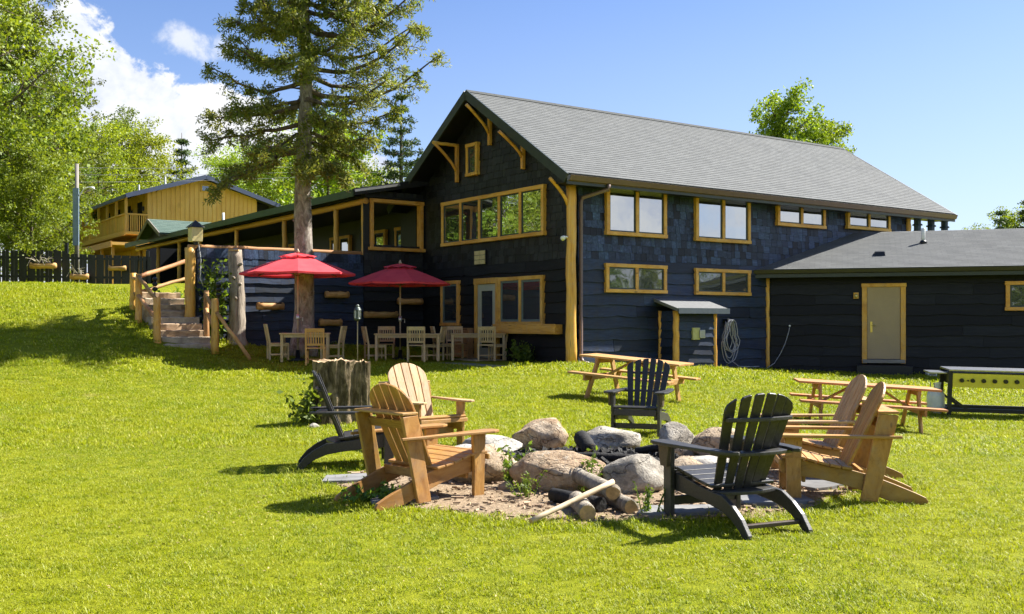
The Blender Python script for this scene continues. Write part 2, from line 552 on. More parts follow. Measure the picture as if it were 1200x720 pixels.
# ------------------------------------------------------------------ mesh helpers
class MB:
    def __init__(self):
        self.v, self.f, self.uv = [], [], None

    def add(self, vs, fs):
        o = len(self.v)
        self.v += [tuple(p) for p in vs]
        self.f += [tuple(i + o for i in f) for f in fs]
        return self

    def box(self, x0, x1, y0, y1, z0, z1, M=None):
        vs = [(x, y, z) for z in (z0, z1) for y in (y0, y1) for x in (x0, x1)]
        if M is not None:
            vs = [M @ Vector(p) for p in vs]
        return self.add(vs, [(0, 2, 3, 1), (4, 5, 7, 6), (0, 1, 5, 4), (2, 6, 7, 3), (0, 4, 6, 2), (1, 3, 7, 5)])

    def bar(self, p, q, w_, h_, up=(0, 0, 1)):
        """box from p to q, w_ sideways, h_ along 'up'"""
        p, q = Vector(p), Vector(q)
        d = (q - p).normalized()
        s = d.cross(Vector(up))
        if s.length < 1e-4:
            s = d.cross(Vector((1, 0, 0)))
        s.normalize()
        u = s.cross(d).normalized()
        vs = []
        for b in (p, q):
            for a, c in ((-1, -1), (1, -1), (1, 1), (-1, 1)):
                vs.append(b + s * (a * w_ / 2) + u * (c * h_ / 2))
        return self.add(vs, [(0, 1, 2, 3), (7, 6, 5, 4), (0, 4, 5, 1), (1, 5, 6, 2), (2, 6, 7, 3), (3, 7, 4, 0)])

    def prism(self, poly, a0, a1, axis='x'):
        """poly in the plane across axis: x -> (y,z), y -> (x,z), z -> (x,y)"""
        n = len(poly)
        def P(a, c):
            return {'x': (a, c[0], c[1]), 'y': (c[0], a, c[1]), 'z': (c[0], c[1], a)}[axis]
        vs = [P(a0, c) for c in poly] + [P(a1, c) for c in poly]
        fs = [tuple(range(n - 1, -1, -1)), tuple(range(n, 2 * n))]
        fs += [(i, (i + 1) % n, n + (i + 1) % n, n + i) for i in range(n)]
        return self.add(vs, fs)

    def tube(self, pts, rad, n=8, cap=True, squash=1.0, jit=0.0, rnd=None):
        pts = [Vector(p) for p in pts]
        if not hasattr(rad, '__len__'):
            rad = [rad] * len(pts)
        vs, fs = [], []
        ref = None
        for i, p in enumerate(pts):
            a = pts[max(0, i - 1)]
            b = pts[min(len(pts) - 1, i + 1)]
            d = (b - a).normalized()
            if ref is None:
                ref = Vector((0, 0, 1)) if abs(d.z) < .9 else Vector((1, 0, 0))
            s = d.cross(ref)
            if s.length < 1e-5:
                s = d.orthogonal()
            s.normalize()
            u = s.cross(d).normalized()
            ref = u
            for k in range(n):
                t = 2 * math.pi * k / n
                r = rad[i] * (1 + (jit * (rnd.random() - .5) if rnd else 0))
                vs.append(p + s * math.cos(t) * r + u * math.sin(t) * r * squash)
        for i in range(len(pts) - 1):
            for k in range(n):
                k2 = (k + 1) % n
                fs.append((i * n + k, i * n + k2, (i + 1) * n + k2, (i + 1) * n + k))
        if cap:
            fs.append(tuple(range(n - 1, -1, -1)))
            fs.append(tuple(range((len(pts) - 1) * n, len(pts) * n)))
        return self.add(vs, fs)

    def lathe(self, prof, n=16, c=(0, 0)):
        vs, fs = [], []
        for r, z in prof:
            for k in range(n):
                t = 2 * math.pi * k / n
                vs.append((c[0] + r * math.cos(t), c[1] + r * math.sin(t), z))
        for i in range(len(prof) - 1):
            for k in range(n):
                k2 = (k + 1) % n
                fs.append((i * n + k, i * n + k2, (i + 1) * n + k2, (i + 1) * n + k))
        fs.append(tuple(range(n - 1, -1, -1)))
        fs.append(tuple(range((len(prof) - 1) * n, len(prof) * n)))
        return self.add(vs, fs)

    def mesh(self, name, m=None, smooth=False, recalc=True):
        me = bpy.data.meshes.new(name)
        me.from_pydata(self.v, [], self.f)
        if recalc:
            bm = bmesh.new()
            bm.from_mesh(me)
            bmesh.ops.recalc_face_normals(bm, faces=bm.faces)
            bm.to_mesh(me)
            bm.free()
        if m:
            me.materials.append(m)
        if smooth:
            me.polygons.foreach_set('use_smooth', [True] * len(me.polygons))
        me.update()
        return me

    def build(self, name, m, parent=None, smooth=False, bevel=0.0, loc=None, rz=None, angle=40):
        me = self.mesh(name, m, smooth)
        return link(name, me, parent, bevel, loc, rz, smooth)


def link(name, me, parent=None, bevel=0.0, loc=None, rz=None, smooth=False):
    o = bpy.data.objects.new(name, me)
    COL.objects.link(o)
    if parent is not None:
        o.parent = parent
    if loc is not None:
        o.location = loc
    if rz is not None:
        o.rotation_euler = (0, 0, rz)
    if bevel:
        b = o.modifiers.new('bevel', 'BEVEL')
        b.width = bevel
        b.segments = 2
        b.limit_method = 'ANGLE'
        b.angle_limit = R(40)
        b.harden_normals = False
    return o


def B(x0, x1, y0, y1, z0, z1):
    return MB().box(x0, x1, y0, y1, z0, z1)


def tag(o, label=None, cat=None, group=None, kind=None):
    if label:
        o['label'] = label
    if cat:
        o['category'] = cat
    if group:
        o['group'] = group
    if kind or cat:
        o['kind'] = kind or 'thing'
    return o


def thing(name, label, cat, loc=(0, 0, 0), rz=0.0, group=None):
    o = bpy.data.objects.new(name, None)
    COL.objects.link(o)
    o.empty_display_size = .2
    o.location = loc
    o.rotation_euler = (0, 0, rz)
    return tag(o, label, cat, group)


def dup(root, loc, rz, label, group=None, tilt=None):
    def cp(o, par):
        c = o.copy()
        COL.objects.link(c)
        c.parent = par
        for ch in list(o.children):
            cp(ch, c)
        return c
    r = cp(root, None)
    r.location = loc
    r.rotation_euler = (tilt[0], tilt[1], rz) if tilt else (0, 0, rz)
    r['label'] = label
    if group:
        r['group'] = group
    return r


def fast_mesh(name, verts, quads, m, tri=False):
    """numpy arrays -> mesh, quads of 4 (or 3) indices"""
    k = 3 if tri else 4
    me = bpy.data.meshes.new(name)
    me.vertices.add(len(verts))
    me.vertices.foreach_set('co', np.asarray(verts, dtype=np.float32).ravel())
    nf = len(quads)
    me.loops.add(nf * k)
    me.loops.foreach_set('vertex_index', np.asarray(quads, dtype=np.int32).ravel())
    me.polygons.add(nf)
    me.polygons.foreach_set('loop_start', np.arange(0, nf * k, k, dtype=np.int32))
    me.polygons.foreach_set('loop_total', np.full(nf, k, dtype=np.int32))
    me.update(calc_edges=True)
    if m:
        me.materials.append(m)
    return me


# ------------------------------------------------------------------ terrain
TP = [(-3, 5, 0), (3, 5, 0), (0, 8, 0), (4, 8, 0), (-3, 9, 0), (0.8, 10.5, 0), (3.5, 11, -.02), (-2, 12.5, .0), (1.8, 14, .0), (-6, 8, 0),
      (8, 6, -.05), (0, 0, 0), (-10, 0, 0), (12, 0, -.1), (0, -20, 0), (-30, -10, 0), (30, -10, -.2),
      (-2.6, 15.1, .0), (1.9, 18.3, .10), (6, 17.4, -.30), (8.3, 19.5, -.26), (12, 19, -.32), (9, 14, -.25), (18, 18, -.4),
      (8.6, 28.3, .06), (7.4, 29.2, .12), (14, 26.5, -.02), (20, 26, -.1), (1.7, 25.2, .47), (4.5, 27.0, .33), (6.2, 28.6, .2),
      (0, 26.5, .46), (-3, 26.8, .44), (-5.4, 25.6, .46), (-5.0, 29.6, .80), (-7.4, 28.5, .90), (-3.3, 31, .70), (-1.5, 28.9, .47),
      (-2, 22, .25), (-8, 22, .30), (-8.15, 26.0, .86), (-7.5, 27.6, .92), (-7.4, 25.0, .50), (-6.3, 26.0, .56),
      (-10, 17, .06), (-15, 20, .38), (-9.9, 26.6, 1.45), (-15, 26, 1.5), (-11.2, 28.6, 2.0), (-10.4, 29.4, 2.2), (-16, 30, 2.25), (-12, 31, 2.45), (-18, 34, 2.72), (-13, 34, 2.72), (-19, 38, 2.9), (-13.5, 38, 2.9),
      (-10, 34, 2.75), (-24, 28, 1.5), (-24, 18, .3), (-26, 40, 2.95), (-16, 46, 2.95), (-25, 60, 3.3), (-40, 60, 3.2), (-50, 30, 2.2), (-60, 90, 4), (-12, 60, 3.2),
      (0, 50, 2.0), (20, 45, .3), (30, 70, .2), (60, 40, -.4), (60, 100, 0), (0, 120, 2), (-60, 0, .3), (60, -30, -.3), (-60, -40, 0), (0, -60, 0)]
_tp = np.array(TP, float)


def _U(r2):
    return np.where(r2 > 1e-9, r2 * np.log(np.maximum(r2, 1e-9)), 0.0)


_n = len(_tp)
_d2 = ((_tp[:, None, :2] - _tp[None, :, :2]) ** 2).sum(-1)
_K = _U(_d2) + np.eye(_n) * .6
_Pm = np.hstack([np.ones((_n, 1)), _tp[:, :2]])
_A = np.block([[_K, _Pm], [_Pm.T, np.zeros((3, 3))]])
_sol = np.linalg.solve(_A, np.concatenate([_tp[:, 2], np.zeros(3)]))


def terr(x, y):
    x = np.atleast_1d(np.asarray(x, float))
    y = np.atleast_1d(np.asarray(y, float))
    out = np.empty(len(x))
    for s in range(0, len(x), 20000):
        xs, ys = x[s:s + 20000], y[s:s + 20000]
        cx, cy = np.clip(xs, -60, 60), np.clip(ys, -60, 120)
        d2 = (cx[:, None] - _tp[None, :, 0]) ** 2 + (cy[:, None] - _tp[None, :, 1]) ** 2
        out[s:s + 20000] = _U(d2) @ _sol[:_n] + _sol[_n] + _sol[_n + 1] * cx + _sol[_n + 2] * cy
    return out


def gz(x, y):
    return float(terr([x], [y])[0])


def ax(px, Y):
    return (px - 600.0) / 1200.0 * Y


def tilt_at(x, y, rz):
    """euler tilt of a thing standing on the slope"""
    e = .5
    nx = -(gz(x + e, y) - gz(x - e, y)) / (2 * e)
    ny = -(gz(x, y + e) - gz(x, y - e)) / (2 * e)
    n = Vector((nx, ny, 1)).normalized()
    q = Vector((0, 0, 1)).rotation_difference(n)
    return (q.to_matrix() @ Matrix.Rotation(rz, 3, 'Z')).to_euler()


def axis_vals(lo, hi, fine_lo, fine_hi, fine, coarse):
    a = list(np.arange(fine_lo, fine_hi + 1e-6, fine))
    x = fine_lo
    s = fine
    left = []
    while x > lo:
        s = min(s * 1.35, coarse)
        x -= s
        left.append(max(x, lo))
    x = fine_hi
    s = fine
    right = []
    while x < hi:
        s = min(s * 1.35, coarse)
        x += s
        right.append(min(x, hi))
    return np.array(left[::-1] + a + right)


gxs = axis_vals(-600, 600, -26, 22, .5, 60)
gys = axis_vals(-500, 900, 3, 46, .5, 60)
GX, GY = np.meshgrid(gxs, gys)
GZ = terr(GX.ravel(), GY.ravel())
gv = np.stack([GX.ravel(), GY.ravel(), GZ], 1)
nx_, ny_ = len(gxs), len(gys)
ii, jj = np.meshgrid(np.arange(nx_ - 1), np.arange(ny_ - 1))
q0 = (jj * nx_ + ii).ravel()
gq = np.stack([q0, q0 + 1, q0 + nx_ + 1, q0 + nx_], 1)
lawn_me = fast_mesh('lawn', gv, gq, LAWN)
lawn_me.polygons.foreach_set('use_smooth', [True] * len(lawn_me.polygons))
lawn = link('lawn', lawn_me)
tag(lawn, kind='structure')
# ------------------------------------------------------------------ facade tools
class Facade:
    """pieces are built as (u along the wall, y = -out, z) and turned into place under the root"""
    def __init__(self, root, ox, oy, rot):
        self.root, self.ox, self.oy, self.rot = root, ox, oy, rot

    def put(self, mb, name, m, bevel=0.0, smooth=False, parent=None):
        if parent is not None:
            return mb.build(name, m, parent, smooth, bevel)
        return mb.build(name, m, self.root, smooth, bevel, (self.ox, self.oy, 0), self.rot)

    def inst(self, me, name, u, n, z, sx=1, sz=1, bevel=0):
        o = link(name, me, self.root, bevel)
        c, s = math.cos(self.rot), math.sin(self.rot)
        o.location = (self.ox + u * c + n * s, self.oy + u * s - n * c, z)
        o.rotation_euler = (0, 0, self.rot)
        o.scale = (sx, 1, sz)
        return o


def board_mesh(L, h, rnd, amp=.044, t=.060):
    """a lapped live-edge board: wavy thick lower edge"""
    mb = MB()
    n = max(6, int(L / .16))
    ph = rnd.random() * 50
    vs, fs = [], []
    for i in range(n + 1):
        x = L * i / n
        wv = (mnoise.noise((x * 1.1 + ph, ph, 0)) * .75 + mnoise.noise((x * 3.1 + ph, 3 + ph, 0)) * .35) * amp * 1.6
        b = -.03 + wv
        vs += [(x, 0, h), (x, -.010, h), (x, -t, b), (x, -.002, b - .004)]
    for i in range(n):
        a, c = i * 4, (i + 1) * 4
        for k in range(4):
            k2 = (k + 1) % 4
            fs.append((a + k, a + k2, c + k2, c + k))
    fs += [(0, 1, 2, 3), tuple(n * 4 + k for k in (3, 2, 1, 0))]
    return mb.add(vs, fs)


def boards(F, u0, u1, z0, z1, h, rnd, m=None, cut=None, seg=(2.6, 4.4)):
    nrow = max(1, round((z1 - z0) / h))
    h = (z1 - z0) / nrow
    for r in range(nrow):
        z = z0 + r * h
        u = u0
        first = True
        while u < u1 - .01:
            L = rnd.uniform(*seg) * (rnd.uniform(.3, 1) if first else 1)
            first = False
            if u + L > u1 - .5:
                L = u1 - u
            if not (cut and cut(u, u + L, z, z + h)):
                me = board_mesh(L - .006, h + .02, rnd).mesh('board', m or BOARD)
                o = link('board', me, F.root)
                c, s = math.cos(F.rot), math.sin(F.rot)
                n = .002 + rnd.random() * .006
                o.location = (F.ox + u * c + n * s, F.oy + u * s - n * c, z)
                o.rotation_euler = (0, 0, F.rot)
            u += L


SH_NAVY, SH_SHADED = [], []
for k_ in range(5):
    r_ = random.Random(100 + k_)
    mb = MB()
    j = [r_.uniform(-.008, .008) for _ in range(4)]
    mb.add([(-.5, 0, .25), (.5, 0, .25), (.5, -.008, .25), (-.5, -.008, .25),
            (-.5, 0, j[0] - .01), (.5, 0, j[1] - .01), (.5, -.030, j[1] - .01), (-.5, -.030, j[0] - .01)],
           [(0, 1, 2, 3), (7, 6, 5, 4), (3, 2, 6, 7), (1, 0, 4, 5), (0, 3, 7, 4), (2, 1, 5, 6)])
    SH_NAVY.append(mb.mesh('shingle', SHING))
    SH_SHADED.append(mb.mesh('shingle', SHING_BLACK))


def shingles(F, rows, holes, rnd, budget, order, joined_name='shingle_courses', sh=None, mj=None):
    SH = sh or SH_NAVY
    """rows: (z, u0, u1); the `budget` first in `order` become parts, the rest one mesh"""
    cand = []
    for ri, (z, u0, u1) in enumerate(rows):
        u = u0
        while u < u1 - .02:
            wd = min(rnd.uniform(.13, .27), u1 - u)
            if u1 - u - wd < .06:
                wd = u1 - u
            c = u + wd / 2
            if not any(h[0] - .02 < u and u + wd < h[1] + .02 and h[2] - .05 < z and z + .22 < h[3] + .05 for h in holes):
                cand.append((c, z + rnd.uniform(-.012, .012), wd - .007, .002 + .006 * rnd.random(), rnd.randrange(5)))
            u += wd
    cand.sort(key=order)
    for c, z, wd, n, k in cand[:budget]:
        F.inst(SH[k], 'shingle', c, n, z, sx=wd)
    if len(cand) > budget:
        mb = MB()
        for c, z, wd, n, k in cand[budget:]:
            vs = [(c + v.co.x * wd, v.co.y - n, z + v.co.z) for v in SH[k].vertices]
            mb.add(vs, [tuple(p.vertices) for p in SH[k].polygons])
        o = F.put(mb, joined_name, mj or SHING_J)
        o['kind'] = 'stuff'


def window(F, u0, u1, z0, z1, n=2, tw=.10, trim=None, glass=None, sash=None, name='window', n0=.075, mull=.10, sw=.035, drop=0.0):
    """trim frame (part) with sashes and panes (sub-parts)"""
    trim, glass, sash = trim or TRIM, glass or GLASS, sash or SASH
    mb = MB()
    d0, d1 = -.0, -(n0 + .055)
    r_ = random.Random(int(u0 * 100 + z0 * 10))
    jz = r_.uniform(-.008, .008)
    mb.box(u0 - .02, u1 + .02, d1 - .006, d0, z1 - tw + jz, z1)
    mb.box(u0 - .02, u1 + .02, d1 - .012, d0, z0, z0 + tw * .9)
    iz0, iz1 = z0 + tw * .9, z1 - tw + jz
    mb.box(u0, u0 + tw, d1, d0, iz0, iz1)
    mb.box(u1 - tw, u1, d1, d0, iz0, iz1)
    us = [u0 + tw + (u1 - u0 - 2 * tw + mull) * k / n for k in range(n + 1)]
    for k in range(1, n):
        mb.box(us[k] - mull, us[k], d1 + .004, d0, iz0, iz1)
    w_ = F.put(mb, name, trim, .008)
    for k in range(n):
        a, b = us[k], us[k + 1] - mull
        s = MB()
        y0, y1 = -(n0 + .022), -.002
        s.box(a, b, y0, y1, iz1 - sw, iz1)
        s.box(a, b, y0, y1, iz0, iz0 + sw)
        s.box(a, a + sw, y0, y1, iz0 + sw, iz1 - sw)
        s.box(b - sw, b, y0, y1, iz0 + sw, iz1 - sw)
        F.put(s, 'sash', sash, 0, parent=w_)
        F.put(B(a + sw, b - sw, -(n0 + .004), -.004, iz0 + sw, iz1 - sw), 'pane', glass, 0, parent=w_)
    return w_


def roof_slab(root, name, m, A, Bp, C, D, t=.12, course=.14):
    """stepped shingle courses on the quad A-B (eave) D-C (ridge), thickness t below"""
    A, Bp, C, D = map(Vector, (A, Bp, C, D))
    nrm = (Bp - A).cross(D - A).normalized()
    if nrm.z < 0:
        nrm = -nrm
    n = max(2, int(((D - A).length) / course))
    vs, fs, uv = [], [], []
    Lu = (Bp - A).normalized()
    def uvp(p):
        q = p - A
        s = q.dot(Lu)
        return (s, (q - Lu * s).length)
    for i in range(n):
        f0, f1 = i / n, (i + 1) / n
        a, b = A.lerp(D, f0) + nrm * .008, Bp.lerp(C, f0) + nrm * .008
        c, d = Bp.lerp(C, f1), A.lerp(D, f1)
        o = len(vs)
        vs += [a, b, c, d]
        fs.append((o, o + 1, o + 2, o + 3))
        if i:
            fs.append((o - 1, o - 2, o + 1, o))
    o = len(vs)
    vs += [A + nrm * .008, Bp + nrm * .008, C, D, A - nrm * t, Bp - nrm * t, C - nrm * t, D - nrm * t]
    fs += [(o + 4, o + 7, o + 6, o + 5), (o, o + 4, o + 5, o + 1), (o + 1, o + 5, o + 6, o + 2), (o + 2, o + 6, o + 7, o + 3), (o + 3, o + 7, o + 4, o)]
    me = bpy.data.meshes.new(name)
    me.from_pydata([tuple(v) for v in vs], [], fs)
    ul = me.uv_layers.new(name='UVMap')
    for lp in me.loops:
        ul.data[lp.index].uv = uvp(vs[lp.vertex_index])
    me.materials.append(m)
    return link(name, me, root)


def log_post(x, y, z0, z1, r, rnd, n=12, seg=8, lean=(0, 0)):
    pts, rs = [], []
    for i in range(seg + 1):
        f = i / seg
        pts.append((x + rnd.uniform(-.012, .012) + lean[0] * f, y + rnd.uniform(-.012, .012) + lean[1] * f, z0 + (z1 - z0) * f))
        rs.append(r * (1.06 - .1 * f) * rnd.uniform(.95, 1.05))
    return MB().tube(pts, rs, n)


def log_between(p, q, r, rnd, n=10, seg=6, wob=.012):
    p, q = Vector(p), Vector(q)
    pts, rs = [], []
    for i in range(seg + 1):
        f = i / seg
        pts.append(p.lerp(q, f) + Vector((rnd.uniform(-wob, wob), rnd.uniform(-wob, wob), rnd.uniform(-wob, wob))))
        rs.append(r * rnd.uniform(.92, 1.07))
    return MB().tube(pts, rs, n)


# ------------------------------------------------------------------ main lodge
ANG = R(35)
LX, LY = 1.5, 25.7
W_, LEN = 7.82, 14.05
lodge = thing('lodge', 'large two storey black shingled lodge with golden timber trim and grey gable roof', 'building', (LX, LY, 0), ANG)


def loc2w(x, y):
    return (LX + x * math.cos(ANG) - y * math.sin(ANG), LY + x * math.sin(ANG) + y * math.cos(ANG))


FR = Facade(lodge, 0, 0, 0)              # long facade, u = x
FG = Facade(lodge, 0, 0, R(-90))         # gable facade, u = -y
ZS = 3.16
EAVE, SL = 5.13, .625
mb = MB()
gp = [(0, .1), (W_, .1), (W_, 5.36), (W_ / 2, 5.36 + SL * W_ / 2), (0, 5.36)]
mb.prism(gp, .0, LEN, 'x')
mb.build('wall', BLACKP, lodge)
r1 = random.Random(11)
boards(FR, .18, LEN, .18, ZS, .285, r1, cut=lambda a, b, z, zz: a > 8.2)
boards(FG, -7.5, -.16, .35, ZS, .285, r1, BOARD_SHADED, cut=lambda a, b, z, zz: False)
WIN_R = [(1.05, 3.15, 3.75, 5.07), (4.24, 6.42, 3.74, 5.05), (7.58, 9.76, 4.34, 5.07), (10.83, 13.01, 4.42, 5.05)]
rows = [(ZS - .03 + .198 * i, .18, LEN) for i in range(10)]
hl = [(a, b, c, d) for a, b, c, d in WIN_R]
hl.append((8.0, 20, 0, 3.3)); hl.append((9.0, 20, 0, 3.6)); hl.append((10.5, 20, 0, 4.0))
shingles(FR, rows, hl, r1, 165, lambda c: c[0])
rows = []
for i in range(23):
    z = ZS - .03 + .198 * i
    if z < 5.15:
        rows.append((z, -7.5, -.16))
    else:
        cut = (z + .12 - 5.30) / SL
        if W_ / 2 - cut > .1:
            rows.append((z, -(W_ - cut) + .0, -cut - .0))
hg = [(-6.14, -1.03, 3.76, 5.08), (-4.77, -4.18, 5.7, 6.63)]
shingles(FG, rows, hg, r1, 130, lambda c: -c[0], sh=SH_SHADED, mj=SHING_SHADED_J)
for a, b, c, d in WIN_R:
    window(FR, a, b, c, d, 2, .105)
window(FR, 1.03, 3.15, 2.27, 3.02, 2, .10, glass=GLASS_D)
window(FR, 4.24, 6.42, 2.26, 2.99, 2, .10, glass=GLASS_D)
window(FG, -6.14, -1.03, 3.76, 5.08, 5, .11)
window(FG, -4.77, -4.18, 5.70, 6.63, 1, .10, glass=GLASS_D, sw=.02)
window(FG, -6.19, -5.18, 1.40, 2.73, 1, .10, glass=GLASS_D, sash=GREYSASH, sw=.06)
window(FG, -3.12, -1.07, 1.43, 2.73, 2, .10, glass=GLASS_D, sash=GREYSASH, sw=.06)
# patio door in its timber surround
mb = MB()
mb.box(-4.33, -3.11, -.145, 0, 2.58, 2.74)
mb.box(-4.31, -4.19, -.135, 0, .46, 2.58)
mb.box(-3.24, -3.125, -.138, 0, .46, 2.58)
ds = FG.put(mb, 'door_surround', TRIM, .008)
mb = MB()
mb.box(-4.18, -4.00, -.095, 0, .5, 2.57)
mb.box(-3.43, -3.25, -.095, 0, .5, 2.57)
mb.box(-4.00, -3.43, -.095, 0, 2.38, 2.57)
mb.box(-4.00, -3.43, -.095, 0, .5, .78)
dr = FG.put(mb, 'door', plain('pale_door_paint', (.42, .42, .34), .5, .4, 0, .05, 3), .006)
FG.put(B(-4.00, -3.43, -.078, -.01, .78, 2.38), 'pane', GLASS_D, parent=dr)
mb = MB().tube([(-3.32, -.095, 1.42), (-3.32, -.15, 1.42)], .018, 8).tube([(-3.32, -.145, 1.42), (-3.40, -.148, 1.42)], .012, 8)
FG.put(mb, 'handle', GREYM, 0, True, parent=dr)
# timber window box
mb = MB().box(-3.11, -.31, -.30, -.05, 1.2, 1.235)
mb.box(-3.11, -.31, -.31, -.27, 1.235, 1.46)
mb.box(-3.11, -3.06, -.27, -.05, 1.235, 1.45).box(-.36, -.31, -.27, -.05, 1.235, 1.45)
FG.put(mb, 'window_box', LOG, .012)
FG.put(B(-3.06, -.36, -.27, -.05, 1.24, 1.38), 'soil', plain('soil', (.05, .035, .025), .95, .1, 0, .4, 30, .5))
# corner log and other posts
r2 = random.Random(5)
post = log_post(-.09, -.09, .40, 4.98, .128, r2, 14, 12)
post.build('corner_log', LOG, lodge, True)
log_post(LEN + .02, -.06, 4.0, 5.05, .09, r2).build('end_post', LOG, lodge, True)
for xx in (14.35, 15.12, 15.9):
    lp = MB()
    zz = 3.2
    while zz < 4.98:
        lp.tube([(xx, -.2, zz), (xx, -.2, zz + .17)], .115, 8)
        lp.tube([(xx, -.2, zz + .17), (xx, -.2, zz + .22)], [.165, .155], 8)
        zz += .22
    lp.build('eave_post', plain('teal_post', (.020, .045, .060), .4, .5) if xx < 14.5 else MATS['teal_post'], lodge)
# roof
OG, OE, OB = .65, .62, 15.8
zr = EAVE + SL * (W_ / 2 + OE)
r_near = roof_slab(lodge, 'roof', ROOF, (-OG, -OE, EAVE), (OB, -OE, EAVE), (OB, W_ / 2, zr), (-OG, W_ / 2, zr), .10)
roof_slab(lodge, 'roof', ROOF, (OB, W_ + OE, EAVE), (-OG, W_ + OE, EAVE), (-OG, W_ / 2, zr - .003), (OB, W_ / 2, zr - .003), .10)
mb = MB()
for k in range(54):
    x0 = -OG + k * (OB + OG) / 54
    mb.prism([(W_ / 2 - .16, zr - .075), (W_ / 2, zr + .028), (W_ / 2 + .16, zr - .075), (W_ / 2, zr - .0)], x0, x0 + .318, 'x')
mb.build('ridge_cap', plain('ridge_shingle', (.07, .075, .075), .9, .2), lodge)
for s in (0, 1):
    y_e = -OE - .02 if s == 0 else W_ + OE + .02
    a = Vector((-OG - .02, y_e, EAVE - .13))
    b = Vector((-OG - .02, W_ / 2, zr - .11))
    MB().bar(a, b, .05, .24, (0, 0, 1)).build('rake_board', FASCIA, lodge)
    a2 = Vector((OB + .03, y_e, EAVE - .12))
    b2 = Vector((OB + .03, W_ / 2, zr - .10))
    MB().bar(a2, b2, .05, .2, (0, 0, 1)).build('rake_board', FASCIA, lodge)
    # soffit of the gable overhang
    MB().add([(-OG, y_e, EAVE - .16), (.05, y_e, EAVE - .16), (.05, W_ / 2, zr - .15), (-OG, W_ / 2, zr - .15)], [(0, 1, 2, 3)]).build('gable_soffit', BLACKP, lodge)
mb = MB().box(-OG, OB, -OE - .03, -OE + .01, EAVE - .27, EAVE - .055)
mb.build('fascia', FASCIA, lodge)
B(-OG + .02, OB - .02, -OE + .01, .1, EAVE - .22, EAVE - .19).build('eave_soffit', BLACKP, lodge)
gut = MB()
pf = [(-OE - .03, EAVE - .20), (-OE - .10, EAVE - .18), (-OE - .15, EAVE - .06), (-OE - .13, EAVE - .055), (-OE - .09, EAVE - .16), (-OE - .03, EAVE - .18)]
gut.prism(pf, -OG + .03, OB - .03, 'x')
gut.build('gutter', METALB, lodge)
dn = MB().tube([(.62, -OE - .09, EAVE - .20), (.62, -OE - .07, EAVE - .32), (.22, -.16, EAVE - .50), (.20, -.12, EAVE - .62), (.20, -.12, .62), (.20, -.2, .5), (.22, -.42, .46)], .05, 10)
dn.build('downspout', METALB, lodge, True)
# gable brackets: wall leg, lookout under the soffit and a curved brace
for y, zb, zt in ((5.30, 5.60, 6.72), (3.57, 6.44, 7.28), (1.98, 5.58, 6.30)):
    br = MB()
    br.box(-.14, -.04, y - .05, y + .05, zb, zt)
    zin = 5.36 - .26 + SL * (W_ / 2 - abs(y - W_ / 2)) + .12
    top = min(zin, zt + .05) if y > 5 else zt - .02
    br.build('bracket', LOG, lodge, False, .01)
    if y > 5:
        log_between((-.04, y, zt - .05), (-OG - .25, y + .02, zt - .02), .05, r2).build('lookout', LOG, lodge, True)
    pts = []
    for i in range(7):
        f = i / 6
        pts.append((-.10 - (OG + .12) * f, y + .0, zb + .30 + (zt - zb - .34 + (.25 if y < 5 else 0)) * (f ** .75)))
    MB().tube(pts, .045, 8).build('brace', LOG, lodge, True)
pts = [(-.16 - (OG) * f, -.06 - .1 * f, 4.42 + .62 * f ** .7) for f in [i / 6 for i in range(7)]]
MB().tube(pts, .045, 8).build('brace', LOG, lodge, True)
# wall lantern on the gable
mb = MB().box(-4.36, -3.80, -.08, -.03, 3.13, 3.55)
wl = FG.put(mb, 'wall_lantern', BLACKP, .004)
for i in range(2):
    for k in range(3):
        FG.put(B(-4.34 + i * .27, -4.34 + i * .27 + .25, -.105, -.08, 3.15 + k * .13, 3.15 + k * .13 + .115), 'pane', LANT, parent=wl)
# flood light on the corner log
mb = MB().tube([(-.24, -.12, 3.62), (-.36, -.16, 3.62)], .03, 8)
mb.tube([(-.36, -.16, 3.62), (-.46, -.22, 3.57)], [.04, .065], 10)
mb.build('flood_light', WHITE, lodge, True)
# patio slab
mb = MB()
px0, px1 = -2.3, -.05
ptop = .50
mb.box(px0, px1, .1, 5.2, .1, ptop - .03)
pat = mb.build('patio', PAVER, None)
pat.location = (LX, LY, -.03)
pat.rotation_euler = (0, 0, ANG)
tag(pat, kind='structure')
B(-.9, -.02, 3.0, 4.4, .3, .485).build('door_step', STONESTEP, lodge, False, .01)

# ------------------------------------------------------------------ lean-to and things on the long wall
sx, sy = loc2w(3.4, -1.05)
shx, shy = loc2w(3.68, -.33)
shed = thing('utility_shed', 'small black lean-to shed with a grey sloping roof and golden corner posts', 'shed', (shx, shy, .36), ANG)
B(-.70, .70, -.31, .32, -.25, 1.45).build('wall', BLACKP, shed)
FSH = Facade(shed, -.70, -.31, 0)
FSL = Facade(shed, -.70, .32, R(-90))
r3 = random.Random(21)
boards(FSH, .06, 1.36, -.12, 1.42, .215, r3, seg=(3, 3.2))
boards(FSL, .02, .60, -.12, 1.42, .215, r3, seg=(3, 3.2))
for p_ in ((-.72, -.33, .085), (.72, -.33, .062), (-.73, .26, .05)):
    log_post(p_[0], p_[1], -.3, 1.45, p_[2], r3).build('post', LOG, shed, True)
mb = MB()
mb.add([(-.94, -.64, 1.42), (.94, -.64, 1.42), (.94, .30, 1.70), (-.94, .30, 1.70), (-.94, -.64, 1.50), (.94, -.64, 1.50), (.94, .30, 1.78), (-.94, .30, 1.78)],
       [(0, 3, 2, 1), (4, 5, 6, 7), (0, 1, 5, 4), (1, 2, 6, 5), (2, 3, 7, 6), (3, 0, 4, 7)])
mb.build('roof', plain('grey_roll_roofing', (.15, .155, .16), .8, .2, 0, .15, 12), shed)
